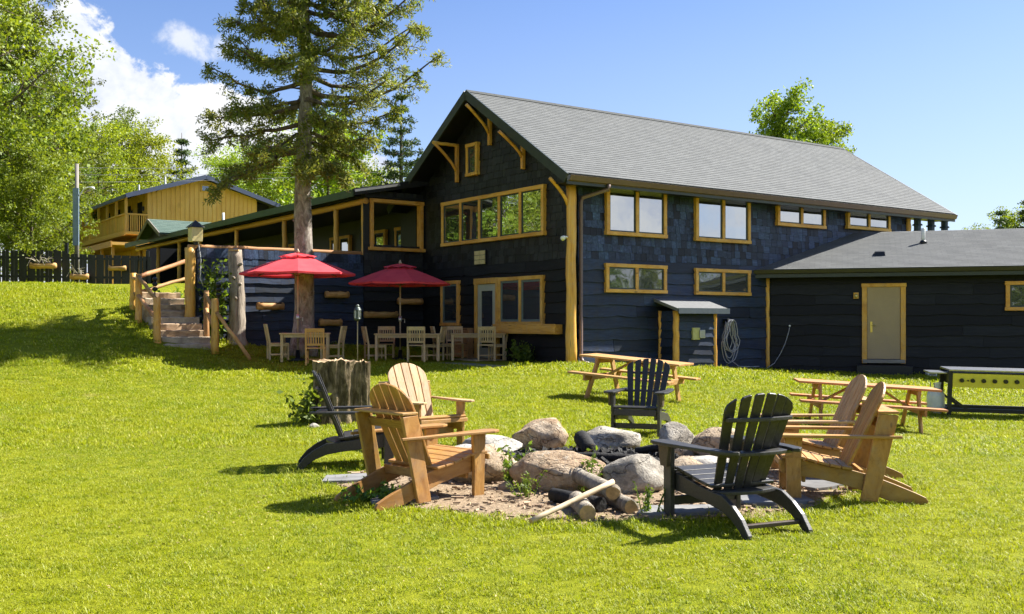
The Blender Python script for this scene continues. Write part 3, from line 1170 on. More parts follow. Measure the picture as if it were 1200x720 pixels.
B(-.945, .945, -.67, -.64, 1.37, 1.515).build('fascia', plain('slate_blue_trim', (.085, .105, .13), .5, .4), shed)
ol = B(-.18, .08, -.42, -.345, .68, 1.0).build('outlet_box', plain('outlet_yellow', (.50, .48, .22), .5, .4), shed, False, .01)
B(.03, .22, -.47, -.37, .72, .94).build('outlet_cover', GREYM, shed, False, .01)

hx = loc2w(5.42, -.06)
mb = MB()
r4 = random.Random(31)
for k in range(8):
    a = r4.uniform(.20, .34)
    dz = r4.uniform(.75, 1.18)
    pts = []
    for i in range(25):
        t = 2 * math.pi * i / 24
        pts.append((math.sin(t) * a * (.6 if math.cos(t) > 0 else 1.0) + .02 * k, -.09 - .03 * (k % 4) - .02 * r4.random(), 1.28 + (math.cos(t) - 1) * dz / 2 + (.0 if math.cos(t) < 0 else .05)))
    mb.tube(pts, .013, 6, False)
mb.tube([(.1, -.15, .2), (.25, -.3, .03), (.5, -.5, .02), (.9, -.45, .02)], .013, 6)
ho = mb.build('garden_hose', HOSE, None, True, 0, (*hx, gz(*hx) + .02), ANG)
tag(ho, 'coiled grey garden hose hanging on the black wall beside the lean-to shed', 'hose')
B(-.06, .06, -.16, .02, 1.24, 1.36).build('hook', BLACKP, ho, False, .01)

# ------------------------------------------------------------------ low wing
WA = R(-18)
wpx, wpy = 7.47, 29.9
wing = thing('lodge_wing', 'low single storey black wing with grey shingle roof and tan door', 'building', (wpx, wpy, 0), WA)
FW = Facade(wing, 0, 0, 0)
mb = MB()
WL = 13.0
mb.add([(0, 0, -.3), (WL, 0, -.3), (WL, 6, -.3), (4.4, 6, -.3), (0, 0, 2.98), (WL, 0, 2.98), (WL, 6, 2.98), (4.4, 6, 2.98)],
       [(0, 3, 2, 1), (4, 5, 6, 7), (0, 1, 5, 4), (1, 2, 6, 5), (2, 3, 7, 6), (3, 0, 4, 7)])
mb.build('wall', BLACKP, wing)
r5 = random.Random(41)
boards(FW, .08, WL, -.02, 2.92, .295, r5, BOARD_SHADED)
log_post(.0, -.115, .05, 2.78, .062, r5).build('corner_post', LOG, wing, True)
ye, zre, yr_, zrr = -.48, 3.02, 3.2, 4.32
roof_slab(wing, 'roof', ROOF, (.753 * ye - .12, ye, zre), (WL + .4, ye, zre), (WL + .4, yr_, zrr), (.753 * yr_ - .12, yr_, zrr), .08)
roof_slab(wing, 'roof', ROOF, (WL + .4, 2 * yr_ - ye, zre), (5.0, 2 * yr_ - ye, zre), (2.7, yr_, zrr - .003), (WL + .4, yr_, zrr - .003), .08)
B(.753 * ye - .12, WL + .4, ye - .03, ye + .01, zre - .24, zre - .03).build('fascia', FASCIA, wing)
B(.3, WL, ye + .01, .05, zre - .2, zre - .17).build('eave_soffit', BLACKP, wing)
mb = MB().prism([(ye - .03, zre - .14), (ye - .09, zre - .12), (ye - .13, zre - .02), (ye - .11, zre - .02), (ye - .03, zre - .05)], .753 * ye, WL + .3, 'x')
mb.build('gutter', plain('dark_gutter', (.035, .032, .032), .4, .5), wing)
mb = MB().bar((.753 * ye - .0, ye, zre + .06), (.753 * yr_ - .0, yr_, zrr + .06), .06, .05)
mb.build('wall_flashing', plain('grey_flashing', (.20, .23, .27), .4, .5, .3), wing)
# door
mb = MB().box(2.58, 3.78, -.13, 0, 2.50, 2.60).box(2.60, 2.735, -.12, 0, .34, 2.50).box(3.625, 3.76, -.12, 0, .34, 2.50)
FW.put(mb, 'door_surround', TRIM, .008)
dr = FW.put(B(2.74, 3.62, -.088, 0, .47, 2.50), 'door', TANDOOR, .004)
mb = MB().box(2.82, 2.88, -.108, -.088, 1.22, 1.52).tube([(2.85, -.108, 1.42), (2.85, -.15, 1.42)], .02, 8).tube([(2.85, -.145, 1.42), (2.98, -.148, 1.41)], .014, 8)
FW.put(mb, 'handle', plain('brass', (.75, .58, .18), .3, .5, .9), 0, parent=dr)
FW.put(B(2.62, 3.74, -.28, -.03, .36, .455), 'threshold', GREYWOOD, .006)
FW.put(B(2.45, 3.9, -.75, -.05, .02, .30), 'step', BLACKP, .01)
wl = FW.put(B(2.37, 2.51, -.12, -.03, 2.17, 2.35), 'wall_light', TRIM, .01)
FW.put(MB().tube([(2.44, -.12, 2.26), (2.44, -.18, 2.24)], .045, 10), 'lamp', LANT, 0, True, parent=wl)
window(FW, 6.3, 7.45, 1.82, 2.62, 1, .105, glass=GLASS_D, sw=.045)
# roof vents
zv = lambda y: zre + (zrr - zre) * (y - ye) / (yr_ - ye)
MB().lathe([(.055, zv(1.9) - .1), (.055, zv(1.9) + .42), (.05, zv(1.9) + .43)], 12, (4.35, 1.9)).build('vent_pipe', WHITE, wing, True)
MB().lathe([(.12, zv(1.9) - .03), (.075, zv(1.9) + .07)], 12, (4.35, 1.88)).build('pipe_flashing', BLACKP, wing, True)
mb = MB()
mb.add([(2.95, .62, zv(.62)), (3.25, .62, zv(.62)), (3.25, .95, zv(.95)), (2.95, .95, zv(.95)), (2.97, .66, zv(.62) + .13), (3.23, .66, zv(.62) + .13), (3.22, .9, zv(.95) + .05), (2.98, .9, zv(.95) + .05)],
       [(0, 3, 2, 1), (4, 5, 6, 7), (0, 1, 5, 4), (1, 2, 6, 5), (2, 3, 7, 6), (3, 0, 4, 7)])
mb.build('box_vent', BLACKP, wing)
# hose bib and line on the wing wall
c, s = math.cos(WA), math.sin(WA)
wx, wy = wpx + .62 * c, wpy + .62 * s
pts = [(0, -.06, 1.38), (-.03, -.12, 1.2), (-.12, -.14, .9), (-.25, -.16, .6), (-.42, -.2, .32), (-.62, -.25, .18), (-.9, -.35, .12)]
o = MB().tube(pts, .012, 6).build('water_line', HOSE, None, True, 0, (wx, wy, 0), WA)
tag(o, 'thin grey water line curving down the black wing wall by its corner post', 'hose')
MB().tube([(0, 0, 1.4), (0, -.1, 1.4)], .03, 8).build('tap', WHITE, o, True)
wx, wy = wpx + 4.45 * c - .5 * s * -1, wpy + 4.45 * s - .5 * c
o = B(-.13, .13, -.09, .09, 0, .12).build('concrete_block', WHITE, None, False, .01, (wpx + 4.4 * c - .35 * .309, wpy + 4.4 * s - .35 * .951, gz(wpx + 4.4 * c, wpy + 4.4 * s - .3)))
B(-.09, .09, -.10, .10, .03, .09).build('core_hole', GREYWOOD, o)
tag(o, 'small white block lying in the grass at the foot of the wing wall', 'block')

# ------------------------------------------------------------------ covered porch
porch = thing('covered_porch', 'long covered porch with green edged roof, timber posts and black side wall', 'porch', (LX, LY, 0), ANG)
PX, PY0, PY1 = -2.08, 7.36, 32.0
mb = MB()
# side wall with a framed opening (x -1.83..-.12, z 3.72..5.17)
mb.box(PX, -.02, PY0, PY0 + .16, .3, 3.72)
mb.box(PX, -1.83, PY0, PY0 + .16, 3.72, 5.17)
mb.box(-.12, -.02, PY0, PY0 + .16, 3.72, 5.17)
mb.box(PX, -.02, PY0, PY0 + .16, 5.17, 5.42)
mb.build('side_wall', BLACKP, porch)
FP = Facade(porch, 0, PY0, 0)
r6 = random.Random(51)
boards(FP, PX, -.05, .5, 3.0, .285, r6, BOARD_SHADED, seg=(3, 3.2))
rows = [(2.98 + .2 * i, PX, -.05) for i in range(4)] + [(5.2, PX, -.05)]
shingles(FP, rows, [], r6, 60, lambda c: c[0], sh=SH_SHADED, mj=SHING_SHADED_J)
mb = MB()
mb.box(-1.90, -.05, -.11, .16, 5.10, 5.21).box(-1.94, -.03, -.16, .16, 3.66, 3.76)
mb.box(-1.88, -1.78, -.09, .16, 3.76, 5.10).box(-.17, -.07, -.09, .16, 3.76, 5.10)
FP.put(mb, 'opening_frame', TRIM, .008)
# floor, back wall, ceiling
B(PX + .02, 2.2, PY0 + .2, PY1 + 5, 2.62, 2.95).build('floor', GREYWOOD, porch)
B(1.0, 1.15, PY0 + .5, PY1 + 5.2, 2.95, 6.0).build('back_wall', BLACKP, porch)
B(-.0, .1, W_ + .05, PY0 + 1.5, 2.95, 5.3).build('inner_wall', BLACKP, porch)
B(-1.2, 1.0, PY1 + 1.5, PY1 + 1.62, 2.9, 5.5).build('end_wall', BLACKP, porch)
FB = Facade(porch, 1.0, 0, R(-90))
for y0 in (9.2, 11.6, 14.4, 18.4):
    window(FB, -(y0 + 1.7), -y0, 3.35, 4.75, 2, .11, glass=GLASS)
y_ = PY0
for k, y in enumerate((7.45, 9.36, 13.5, 18.2, 22.6, 25.4, 28.6, 31.6)):
    log_post(PX + .05, y, 2.9, 5.15, .085 if k else .07, r6, 10).build('post', LOG, porch, True)
log_between((PX + .05, PY0 - .05, 5.12), (PX + .05, PY1 + .2, 5.12), .10, r6, 10, 30, .006).build('beam', LOG, porch, True)
eo = -2.52
za, zb_ = 5.40, 6.25
roof_slab(porch, 'roof', ROOFG, (eo, PY1 + .5, za), (eo, PY0 - .22, za), (2.0, PY0 - .22, zb_), (2.0, PY1 + .5, zb_), .10, .3)
B(eo - .03, eo + .01, PY0 - .22, PY1 + .5, za - .20, za + .02).build('fascia', PORCHGREEN, porch)
MB().bar((eo, PY0 - .24, za - .06), (-.02, PY0 - .24, za - .06 + (zb_ - za) * 2.5 / 4.52), .04, .2).build('fascia', BLACKP, porch)
MB().bar((eo + .02, PY0 - .275, za - .03), (-1.0, PY0 - .275, za - .03 + (zb_ - za) * 1.52 / 4.52), .02, .07).build('drip_edge', GREYM, porch)
# cross gable over the porch entry
gy, gzz = 26.9, 6.15
for s in (-1, 1):
    Aq = (-2.95, gy + s * 1.75, 5.42)
    Bq = (2.6, gy + s * 1.75, 5.42)
    roof_slab(porch, 'cross_gable_roof', ROOFG, Aq, Bq, (2.6, gy, gzz), (-2.95, gy, gzz), .07, .2)
    MB().bar((-2.98, gy + s * 1.75, 5.34), (-2.98, gy, gzz - .08), .04, .17).build('cross_gable_rake', GREYWOOD, porch)
MB().prism([(gy - 1.6, 5.3), (gy + 1.6, 5.3), (gy, gzz - .1)], -2.55, -2.45, 'x').build('cross_gable_wall', BLACKP, porch)
MB().lathe([(.06, 5.6), (.06, 6.55)], 10, (.2, gy - .8)).build('vent_pipe', WHITE, porch, True)
B(.6, 1.0, gy - 1.1, gy - .7, 5.75, 5.95).build('box_vent', BLACKP, porch)
B(PX + .0, 2.0, PY0 - .1, PY1 + .4, 5.25, 5.30).build('ceiling', BLACKP, porch)

# ------------------------------------------------------------------ black terrace wall
Aw, Bw = Vector((-4.45, 30.57)), Vector((-8.50, 27.45))
tw_ang = math.atan2(Aw.y - Bw.y, Aw.x - Bw.x)
TL = (Aw - Bw).length
terr_wall = thing('terrace_wall', 'black live edge board terrace wall behind the tall pine and red umbrellas', 'wall', (Bw.x, Bw.y, 0), tw_ang)
FT = Facade(terr_wall, 0, 0, 0)
B(0, TL + .1, 0, .3, .2, 3.46).build('wall', BLACKP, terr_wall)
B(2.3, TL - .3, .3, 2.6, 2.0, 2.85).build('deck', GREYWOOD, terr_wall)
r7 = random.Random(61)
boards(FT, 0.05, TL, .55, 3.12, .26, r7)
shingles(FT, [(3.08, .05, TL), (3.27, .05, TL)], [], r7, 60, lambda c: c[0])
log_between((-.15, .08, 3.53), (TL + .25, .08, 3.56), .07, r7, 10, 14).build('cap_rail', RAIL, terr_wall, True)
log_post(-.14, -.02, 1.0, 3.50, .135, r7, 14, 10).build('corner_log', LOG, terr_wall, True)
# lantern on the wall end
o = thing('post_lantern', 'square copper lantern with pointed cap on the terrace wall end', 'lantern', (Bw.x + .02, Bw.y - .02, 3.58), tw_ang)
B(-.05, .05, -.05, .05, 0, .08).build('base', BLACKP, o)
B(-.15, .15, -.15, .15, .08, .46).build('glass', LANT, o, False, .01)
MB().add([(-.2, -.2, .46), (.2, -.2, .46), (.2, .2, .46), (-.2, .2, .46), (0, 0, .66)], [(0, 3, 2, 1), (0, 1, 4), (1, 2, 4), (2, 3, 4), (3, 0, 4)]).build('cap', BLACKP, o)
MB().tube([(.06, -.06, .06), (.10, -.14, -.4), (.07, -.16, -.9), (.14, -.18, -1.1)], .012, 6).build('cord', CORDW, o, True)
# log planters fixed on the wall
def planter(name, label, loc, rz, L, r, grp, dry=False, seed=1):
    rr = random.Random(seed)
    o = thing(name, label, 'planter', loc, rz, grp)
    log_between((-L / 2, 0, 0), (L / 2, 0, 0), r, rr, 12, 5, .004).build('log', PLOG, o, True)
    B(-L / 2 + .08, L / 2 - .08, -r * .6, r * .6, r * .55, r * 1.03).build('soil', MATS['soil'], o)
    for s in (-1, 1):
        B(s * L * .3 - .015, s * L * .3 + .015, .0, r + .12, -r * 1.02, -r * .7).build('strap', BLACKP, o)
    if dry:
        mbp = MB()
        for k in range(14):
            x = rr.uniform(-L * .3, L * .3)
            h = rr.uniform(.15, .5)
            dx, dy = rr.uniform(-.4, .4), rr.uniform(-.35, .0)
            dn_ = rr.random() < .4
            mbp.tube([(x, -.02, r), (x + dx * .5, dy * .6 - .05, r + h * .6), (x + dx, dy - .05, r + (h * .7 if not dn_ else -.4 * h))], [.010, .009, .006], 4)
        mbp.build('dry_stems', DRYST, o)
    return o


PLOG = wood('planter_log', (.30, .15, .05), (.54, .31, .11), (.66, .44, .20), 3.0, .6, .3, .12)
DRYST = plain('dry_stem', (.45, .40, .33), .8, .2)
cw, sw_ = math.cos(tw_ang), math.sin(tw_ang)
def on_tw(t_from_A, n):
    u = TL - t_from_A
    return (Bw.x + u * cw + n * sw_, Bw.y + u * sw_ - n * cw)
GP = 'log planters on the black terrace wall'
for nm, t, z, L, lab, sd_ in (('log_planter', 3.04, 1.95, .78, 'log planter on the terrace wall nearest the dead trunk', 1),
                              ('log_planter', .97, 2.31, .74, 'upper of two log planters just beside the tall pine trunk', 2),
                              ('log_planter', 1.18, 1.50, .68, 'lower of two log planters just beside the tall pine trunk', 3)):
    x, y = on_tw(t, .20)
    planter(nm, lab, (x, y, z), tw_ang, L, .105, GP, False, sd_)
for u_, z, L, lab, sd_ in ((-1.62, 1.73, 1.08, 'long log planter behind the pole lantern on the porch side wall', 4),
                           (-.62, 2.14, .82, 'log planter behind the second umbrella pole near the gable corner', 5)):
    x, y = loc2w(u_, PY0 - .22)
    planter('log_planter', lab, (x, y, z), ANG, L, .105, GP, False, sd_)
# ------------------------------------------------------------------ garden stairs
r8 = random.Random(71)
STEPWOOD = wood('step_timber', (.19, .125, .075), (.36, .265, .17), (.50, .40, .28), 4, .85, .15, .2)
st_dir = Vector((-.574, .819))
st_rz = math.atan2(-st_dir.x, st_dir.y)
bx, by = -8.15, 25.95
stz = .96
stairs = thing('garden_stairs', 'rough stone and timber steps climbing the grassy bank beside the terrace wall', 'stairs', (bx, by, 0), st_rz)
for i in range(9):
    z = stz + i * .17
    wdt = .66 + r8.uniform(-.05, .05) - .012 * i
    mb = MB()
    n = 9
    vs, fs = [], []
    for k in range(n + 1):
        x = -wdt + 2 * wdt * k / n
        y0 = i * .31 + r8.uniform(-.03, .03)
        h = z + r8.uniform(-.012, .012)
        vs += [(x, y0, z - .4), (x, y0 - .01, h - .02), (x, y0 + .02, h), (x, i * .31 + .52, h), (x, i * .31 + .52, z - .4)]
    for k in range(n):
        a, c = k * 5, (k + 1) * 5
        for q in range(5):
            q2 = (q + 1) % 5
            fs.append((a + q, a + q2, c + q2, c + q))
    fs += [tuple(range(5)), tuple(n * 5 + q for q in (4, 3, 2, 1, 0))]
    mb.add(vs, fs)
    mb.build('step', STONESTEP if i in (0, 1, 4, 7) else STEPWOOD, stairs)


def railing(name, label, posts, rails):
    x0, y0 = posts[0][0], posts[0][1]
    o = thing(name, label, 'railing', (x0, y0, posts[0][2]))
    b = Vector((x0, y0, posts[0][2]))
    for x, y, z0, z1, r in posts:
        log_post(x - b.x, y - b.y, z0 - b.z - .2, z1 - b.z, r, r8, 10, 6).build('post', LOG if r > .07 else RAIL, o, True)
    for p, q, r in rails:
        log_between(Vector(p) - b, Vector(q) - b, r, r8, 8, 6).build('rail', RAIL, o, True)
    return o


railing('log_railing', 'log railing along the left side of the stairs running up behind the corner log',
        [(-8.93, 25.75, .95, 2.13, .09), (-9.85, 27.0, 1.55, 2.78, .085), (-10.43, 28.2, 1.85, 2.86, .09)],
        [((-8.95, 25.8, 2.05), (-9.83, 26.95, 2.7), .05), ((-8.95, 25.8, 1.58), (-9.83, 26.95, 2.2), .055),
         ((-9.86, 27.05, 2.70), (-9.45, 30.0, 3.34), .06), ((-10.38, 28.1, 2.28), (-9.45, 30.0, 2.82), .055),
         ((-10.43, 28.2, 2.72), (-9.86, 27.05, 2.62), .05)])
railing('log_railing', 'short log railing on the right of the stairs with a pole leaning to the ground',
        [(-7.50, 25.85, .90, 2.10, .09), (-7.97, 26.7, 1.15, 2.33, .07)],
        [((-7.52, 25.9, 1.72), (-7.96, 26.65, 2.26), .05), ((-7.52, 25.9, 1.3), (-7.96, 26.65, 1.84), .05),
         ((-7.45, 25.8, 1.76), (-6.55, 25.6, .58), .05)])


def torch(x, y, z0, z1, label):
    o = thing('garden_torch', label, 'torch', (x, y, z0))
    MB().tube([(0, 0, -.1), (0, 0, z1 - z0 - .4)], .015, 6).build('pole', BLACKP, o)
    mb = MB()
    h = z1 - z0 - .4
    for k in range(3):
        mb.lathe([(.035, h + k * .13), (.075, h + k * .13 + .05), (.07, h + k * .13 + .09), (.03, h + k * .13 + .12)], 10)
    mb.build('head', BLACKP, o, True)
    return o


torch(-7.55, 26.35, .9, 2.55, 'black ringed garden torch standing behind the right stair railing')
torch(-9.45, 27.1, 1.5, 2.72, 'black ringed garden torch standing behind the left stair railing')

# ------------------------------------------------------------------ dead trunk by the wall
dt = thing('dead_trunk', 'tall weathered dead tree trunk leaning on the terrace wall beside the stairs', 'tree trunk', (-7.45, 27.65, gz(-7.45, 27.65)))
pts, rs = [], []
for i in range(14):
    f = i / 13
    pts.append((.05 * math.sin(f * 3) - .06 * f, .04 * f, -.2 + 2.75 * f))
    rs.append(.245 - .055 * f + .12 * max(0, .15 - f) / .15 + r8.uniform(-.012, .012))
MB().tube(pts, rs, 16, True, 1, .10, r8).build('trunk', BARK_DEAD, dt, True)
for k in range(5):
    a = r8.uniform(3.3, 6.0)
    z = r8.uniform(.6, 2.2)
    MB().tube([(math.cos(a) * .17, math.sin(a) * .17, z), (math.cos(a) * .27, math.sin(a) * .27, z + .03)], [.045, .03], 8).build('knot', BARK_DEAD, dt, True)
B(-.16, .1, -.16, .12, 2.52, 2.56).build('cut_top', CUTWOOD, dt)

# ------------------------------------------------------------------ yard fence
fence = thing('yard_fence', 'black alternating board fence along the top of the grassy bank', 'fence', (-26, 40.2, 0))
fx = 0
k = 0
FBM = [B(-.07, .07, -.012, .012, 0, 1).mesh('board', BLACKP)]
while fx < 11.4:
    X = -26 + fx
    Yf = 40.2 + .09 * fx
    z0 = gz(X, Yf) - .02
    hgt = 1.42 + .03 * math.sin(k * 2.3)
    if fx > 8.2:
        hgt = 1.30 - .02 * (fx - 8.2)
    o = link('board', FBM[0], fence)
    o.location = (fx, .09 * fx + (.03 if k % 2 else -.03), z0)
    o.scale = (1.0 + .15 * math.sin(k * 7.1), 1, hgt)
    o.rotation_euler = (0, 0, .09)
    fx += .165
    k += 1
for q in (0.0, 2.7, 5.4, 8.15, 11.3):
    z0 = gz(-26 + q, 40.2 + .09 * q)
    B(q - .06, q + .06, .09 * q + .05, .09 * q + .16, z0 - .2, z0 + (1.72 if abs(q - 8.15) < .1 else 1.45)).build('post', BLACKP, fence)
for hz_ in (.35, 1.1):
    for q in (0.0, 2.7, 5.4, 8.15):
        q2 = {0.0: 2.7, 2.7: 5.4, 5.4: 8.15, 8.15: 11.3}[q]
        MB().bar((q, .09 * q, gz(-26 + q, 40.2 + .09 * q) + hz_), (q2, .09 * q2, gz(-26 + q2, 40.2 + .09 * q2) + hz_), .035, .09).build('rail', BLACKP, fence)
GF = 'log planters with dry stems on the yard fence'
planter('fence_planter', 'longest log planter on the black fence with hanging dry stems', (ax(43, 39.9), 40.45, 3.74), .09, .98, .12, GF, True, 11)
planter('fence_planter', 'low log planter on the black fence beside its tall post', (ax(85, 40), 40.65, 3.32), .09, .70, .12, GF, True, 12)
planter('fence_planter', 'short log planter on the black fence nearest the porch', (ax(130, 40.2), 40.85, 3.66), .09, .66, .10, GF, False, 13)

# ------------------------------------------------------------------ yellow motel building
mo = thing('guest_building', 'yellow board and batten guest building with balcony and blue edged gable roof', 'building', (-20.3, 57.0, 0), ANG)
GW, GD, AP = 6.3, 12.5, 3.13
ez, apz = 8.52, 9.88
gs = (apz - ez) / (AP + 1.3)
mb = MB().prism([(0, 2.8), (GW, 2.8), (GW, ez + gs * .8), (AP, apz - .18), (0, ez + gs * 1.0)], 0, GD, 'y')
mb.build('wall', BARNY, mo)
for i in range(25):
    x = .02 + i * .262
    zt = apz - .22 - gs * abs(x - AP)
    B(x - .018, x + .018, -.03, .0, 5.2, zt - .02).build('batten', BARNY, mo)
for i in range(9):
    B(-.03, 0, .4 + i * 1.4, .44 + i * 1.4, 2.9, 8.6).build('batten', BARNY, mo)
for s in (-1, 1):
    xe = AP + s * (AP + 1.3)
    roof_slab(mo, 'roof', ROOFB, (xe, -.55, ez - .02), (xe, GD + .5, ez - .02), (AP, GD + .5, apz), (AP, -.55, apz), .12, .3)
    MB().bar((xe, -.58, ez - .11), (AP, -.58, apz - .09), .05, .24).build('rake_board', plain('blue_trim', (.075, .095, .17), .5, .4) if s < 0 else MATS['blue_trim'], mo)
    B(xe - .04 if s < 0 else xe, xe if s < 0 else xe + .04, -.55, GD + .5, ez - .22, ez - .02).build('fascia', MATS['blue_trim'], mo)
FY = Facade(mo, 0, 0, 0)
window(FY, 3.0, 3.5, 9.0, 9.4, 1, .06, trim=BARNY, glass=GLASS_D, sw=.01, n0=.03)
# dark open corner under the far eave
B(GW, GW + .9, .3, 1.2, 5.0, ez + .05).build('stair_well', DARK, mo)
for k in range(3):
    MB().bar((GW + .05, .25, 7.9 - k * .5), (GW + 1.0, .25, 7.4 - k * .5), .05, .08).build('stair_rail', TRIM, mo)
# balcony
B(-1.2, -.02, -.05, GD, 6.36, 6.52).build('balcony_floor', BARNY, mo)
B(-1.23, -1.17, -.06, GD, 6.30, 6.56).build('balcony_fascia', BARNY, mo)
for i in range(7):
    y = .0 + i * 2.05
    B(-1.2, -1.06, y, y + .14, 6.5, ez - .08).build('balcony_post', BARNY, mo)
B(-1.22, -1.04, -.02, GD, 7.44, 7.52).build('balcony_rail', BARNY, mo)
B(-1.2, 0, -.03, .06, 7.44, 7.52).build('balcony_rail', BARNY, mo)
BM = B(-.02, .02, -.02, .02, 0, .9).mesh('baluster', BARNY)
for i in range(9):
    o = link('baluster', BM, mo); o.location = (-1.02 + i * .118, .02, 6.53)
for i in range(60):
    o = link('baluster', BM, mo); o.location = (-1.13, .16 + i * .205, 6.53); o.scale = (1, 2.6, 1)
B(-1.2, -1.1, -.02, GD, ez - .2, ez - .06).build('balcony_beam', BARNY, mo)
for y in (1.0, 3.4, 5.8, 8.2, 10.6):
    B(-.05, -.0, y, y + .85, 6.55, 8.3).build('door', DARK, mo)
    B(-.12, -.04, y - .5, y - .35, 7.75, 8.0).build('lamp', BLACKP, mo)
B(-.02, .42, -.06, -.03, 6.55, 8.25).build('corner_door', DARK, mo) if False else None
# lower level
B(-2.0, -.02, -.4, GD, 5.72, 5.88).build('lower_eave', BARNY, mo)
B(-2.05, -1.98, -.4, GD, 5.6, 5.92).build('lower_fascia', TRIM, mo)
for i in range(6):
    B(-1.85, -1.7, .2 + i * 2.4, .35 + i * 2.4, 2.8, 5.72).build('lower_post', TRIM, mo)
for y in (1.2, 4.2, 7.4, 10.2):
    B(-.05, 0, y, y + .9, 3.3, 5.3).build('lower_door', DARK, mo)
for q in ((2.0, 3.5), (1.2, 6.2), (5.0, 2.5)):
    zz = apz - gs * abs(q[0] - AP)
    MB().lathe([(.06, zz - .1), (.06, zz + .65)], 8, q).build('vent_pipe', WHITE, mo)

# ------------------------------------------------------------------ utility pole and wires
up = thing('utility_pole', 'grey utility pole with a curved street lamp arm among the trees', 'utility pole', (-17.85, 42.0, 2.9))
up.scale = (.5, .5, .5)
MB().tube([(0, 0, -.5), (0, 0, 10.2)], [.2, .15], 12).build('pole', GREYWOOD, up, True)
B(-.24, .24, -.22, -.12, 3.5, 8.2).build('conduit', BLUEPOLE, up)
MB().tube([(0, 0, 6.8), (.25, -.1, 7.6), (.7, -.2, 8.15), (1.15, -.3, 8.25)], [.05, .05, .045, .04], 8).build('lamp_arm', WHITE, up, True)
MB().tube([(1.1, -.3, 8.25), (1.55, -.35, 8.15)], [.06, .12], 8).build('lamp', WHITE, up, True)
for k, (za_, zb2) in enumerate(((9.9, 10.0), (9.3, 9.5), (8.7, 9.0))):
    pts = []
    for i in range(17):
        f = i / 16
        pts.append((-17.85 + 15 * f, 42 + 34 * f, 2.9 + .5 * (za_ + (zb2 - za_) * f) - 1.0 * 4 * f * (1 - f) * .35 + 6.0 * f))
    o = MB().tube(pts, .006, 4).build('overhead_wire', plain('wire_grey', (.12, .12, .13), .5, .4) if k == 0 else MATS['wire_grey'], None)
    tag(o, ['topmost overhead wire running from the utility pole over the guest building', 'middle overhead wire running from the utility pole over the guest building', 'lowest overhead wire running from the utility pole over the guest building'][k], 'wire', 'overhead wires')

# ------------------------------------------------------------------ umbrellas
def umbrella(x, y, z, rad, top, label, rz):
    o = thing('patio_umbrella', label, 'umbrella', (x, y, z), rz, 'red patio umbrellas')
    MB().tube([(0, 0, 0), (0, 0, top - .05)], .021, 10).build('pole', POLEW, o, True)
    MB().lathe([(.24, 0), (.24, .05), (.06, .08), (.05, .28)], 20).build('base', BLACKP, o, True)
    n, rings = 8, 6
    vs, fs = [], []
    drop = .50
    def prof(f):
        return top - .06 - drop * (f ** 1.12)
    for i in range(rings + 1):
        f = .24 + .76 * i / rings
        for k in range(n * 4):
            t = 2 * math.pi * k / (n * 4)
            seg = (k % 4) / 4.0
            c = math.cos(math.pi / n) / math.cos((seg - .5) * 2 * math.pi / n)
            sag = .016 * f * math.sin(seg * math.pi)
            vs.append((rad * f * c * math.cos(t), rad * f * c * math.sin(t), prof(f) - sag))
    m_ = n * 4
    for i in range(rings):
        for k in range(m_):
            fs.append((i * m_ + k, i * m_ + (k + 1) % m_, (i + 1) * m_ + (k + 1) % m_, (i + 1) * m_ + k))
    o2 = len(vs)
    for k in range(m_):
        p = vs[rings * m_ + k]
        vs.append((p[0] * .998, p[1] * .998, p[2] - .05))
    for k in range(m_):
        fs.append((rings * m_ + k, rings * m_ + (k + 1) % m_, o2 + (k + 1) % m_, o2 + k))
    MB().add(vs, fs).build('canopy', RED, o)
    vs, fs = [], []
    for i, f in enumerate((.03, .17, .33)):
        for k in range(m_):
            t = 2 * math.pi * k / m_
            seg = (k % 4) / 4.0
            c = math.cos(math.pi / n) / math.cos((seg - .5) * 2 * math.pi / n)
            vs.append((rad * f * c * math.cos(t), rad * f * c * math.sin(t), top - .02 - .30 * f - (.02 * math.sin(seg * math.pi) + (.018 if f > .3 and k % 4 == 2 else 0))))
    for i in range(2):
        for k in range(m_):
            fs.append((i * m_ + k, i * m_ + (k + 1) % m_, (i + 1) * m_ + (k + 1) % m_, (i + 1) * m_ + k))
    MB().add(vs, fs).build('vent_cap', RED, o)
    MB().lathe([(.035, top - .04), (.045, top), (.02, top + .05), (.006, top + .075)], 10).build('finial', POLEW, o, True)
    for k in range(n):
        t = 2 * math.pi * k / n
        c, s = math.cos(t), math.sin(t)
        MB().bar((.03 * c, .03 * s, prof(.2) - .05), (rad * .985 * c, rad * .985 * s, prof(1) - .025), .018, .02).build('rib', RIBW, o)
        MB().bar((.03 * c, .03 * s, top - .62), (rad * .5 * c, rad * .5 * s, prof(.5) - .05), .014, .016).build('strut', RIBW, o)
    MB().lathe([(.045, 1.05), (.05, 1.1), (.045, 1.2)], 10).build('crank_housing', GREYM, o, True)
    MB().tube([(.05, 0, 1.12), (.12, -.02, 1.12), (.12, -.02, 1.02)], .01, 6).build('crank_handle', GREYM, o)
    return o


POLEW = plain('umbrella_pole', (.38, .30, .20), .4, .5, 0, .1, 10)
RIBW = plain('umbrella_rib', (.13, .10, .075), .5, .4)
u1 = (ax(349, 26.2), 26.2)
u2 = (ax(469, 27.9), 27.9)
T1 = (ax(358, 26.2), 26.2, gz(ax(358, 26.2), 26.2))
T2 = (ax(478, 27.5), 27.5, .47)
T3 = (ax(560, 28.0), 28.0, .47)
umbrella(u1[0], u1[1], gz(*u1), 1.46, 2.80, 'red patio umbrella in front of the tall pine trunk', R(12))
umbrella(u2[0], u2[1], .47, 1.42, 2.66, 'red patio umbrella beside the shaded black gable wall', R(20))

# ------------------------------------------------------------------ patio furniture
def face(fx_, fy_):
    return math.atan2(-fx_, fy_)


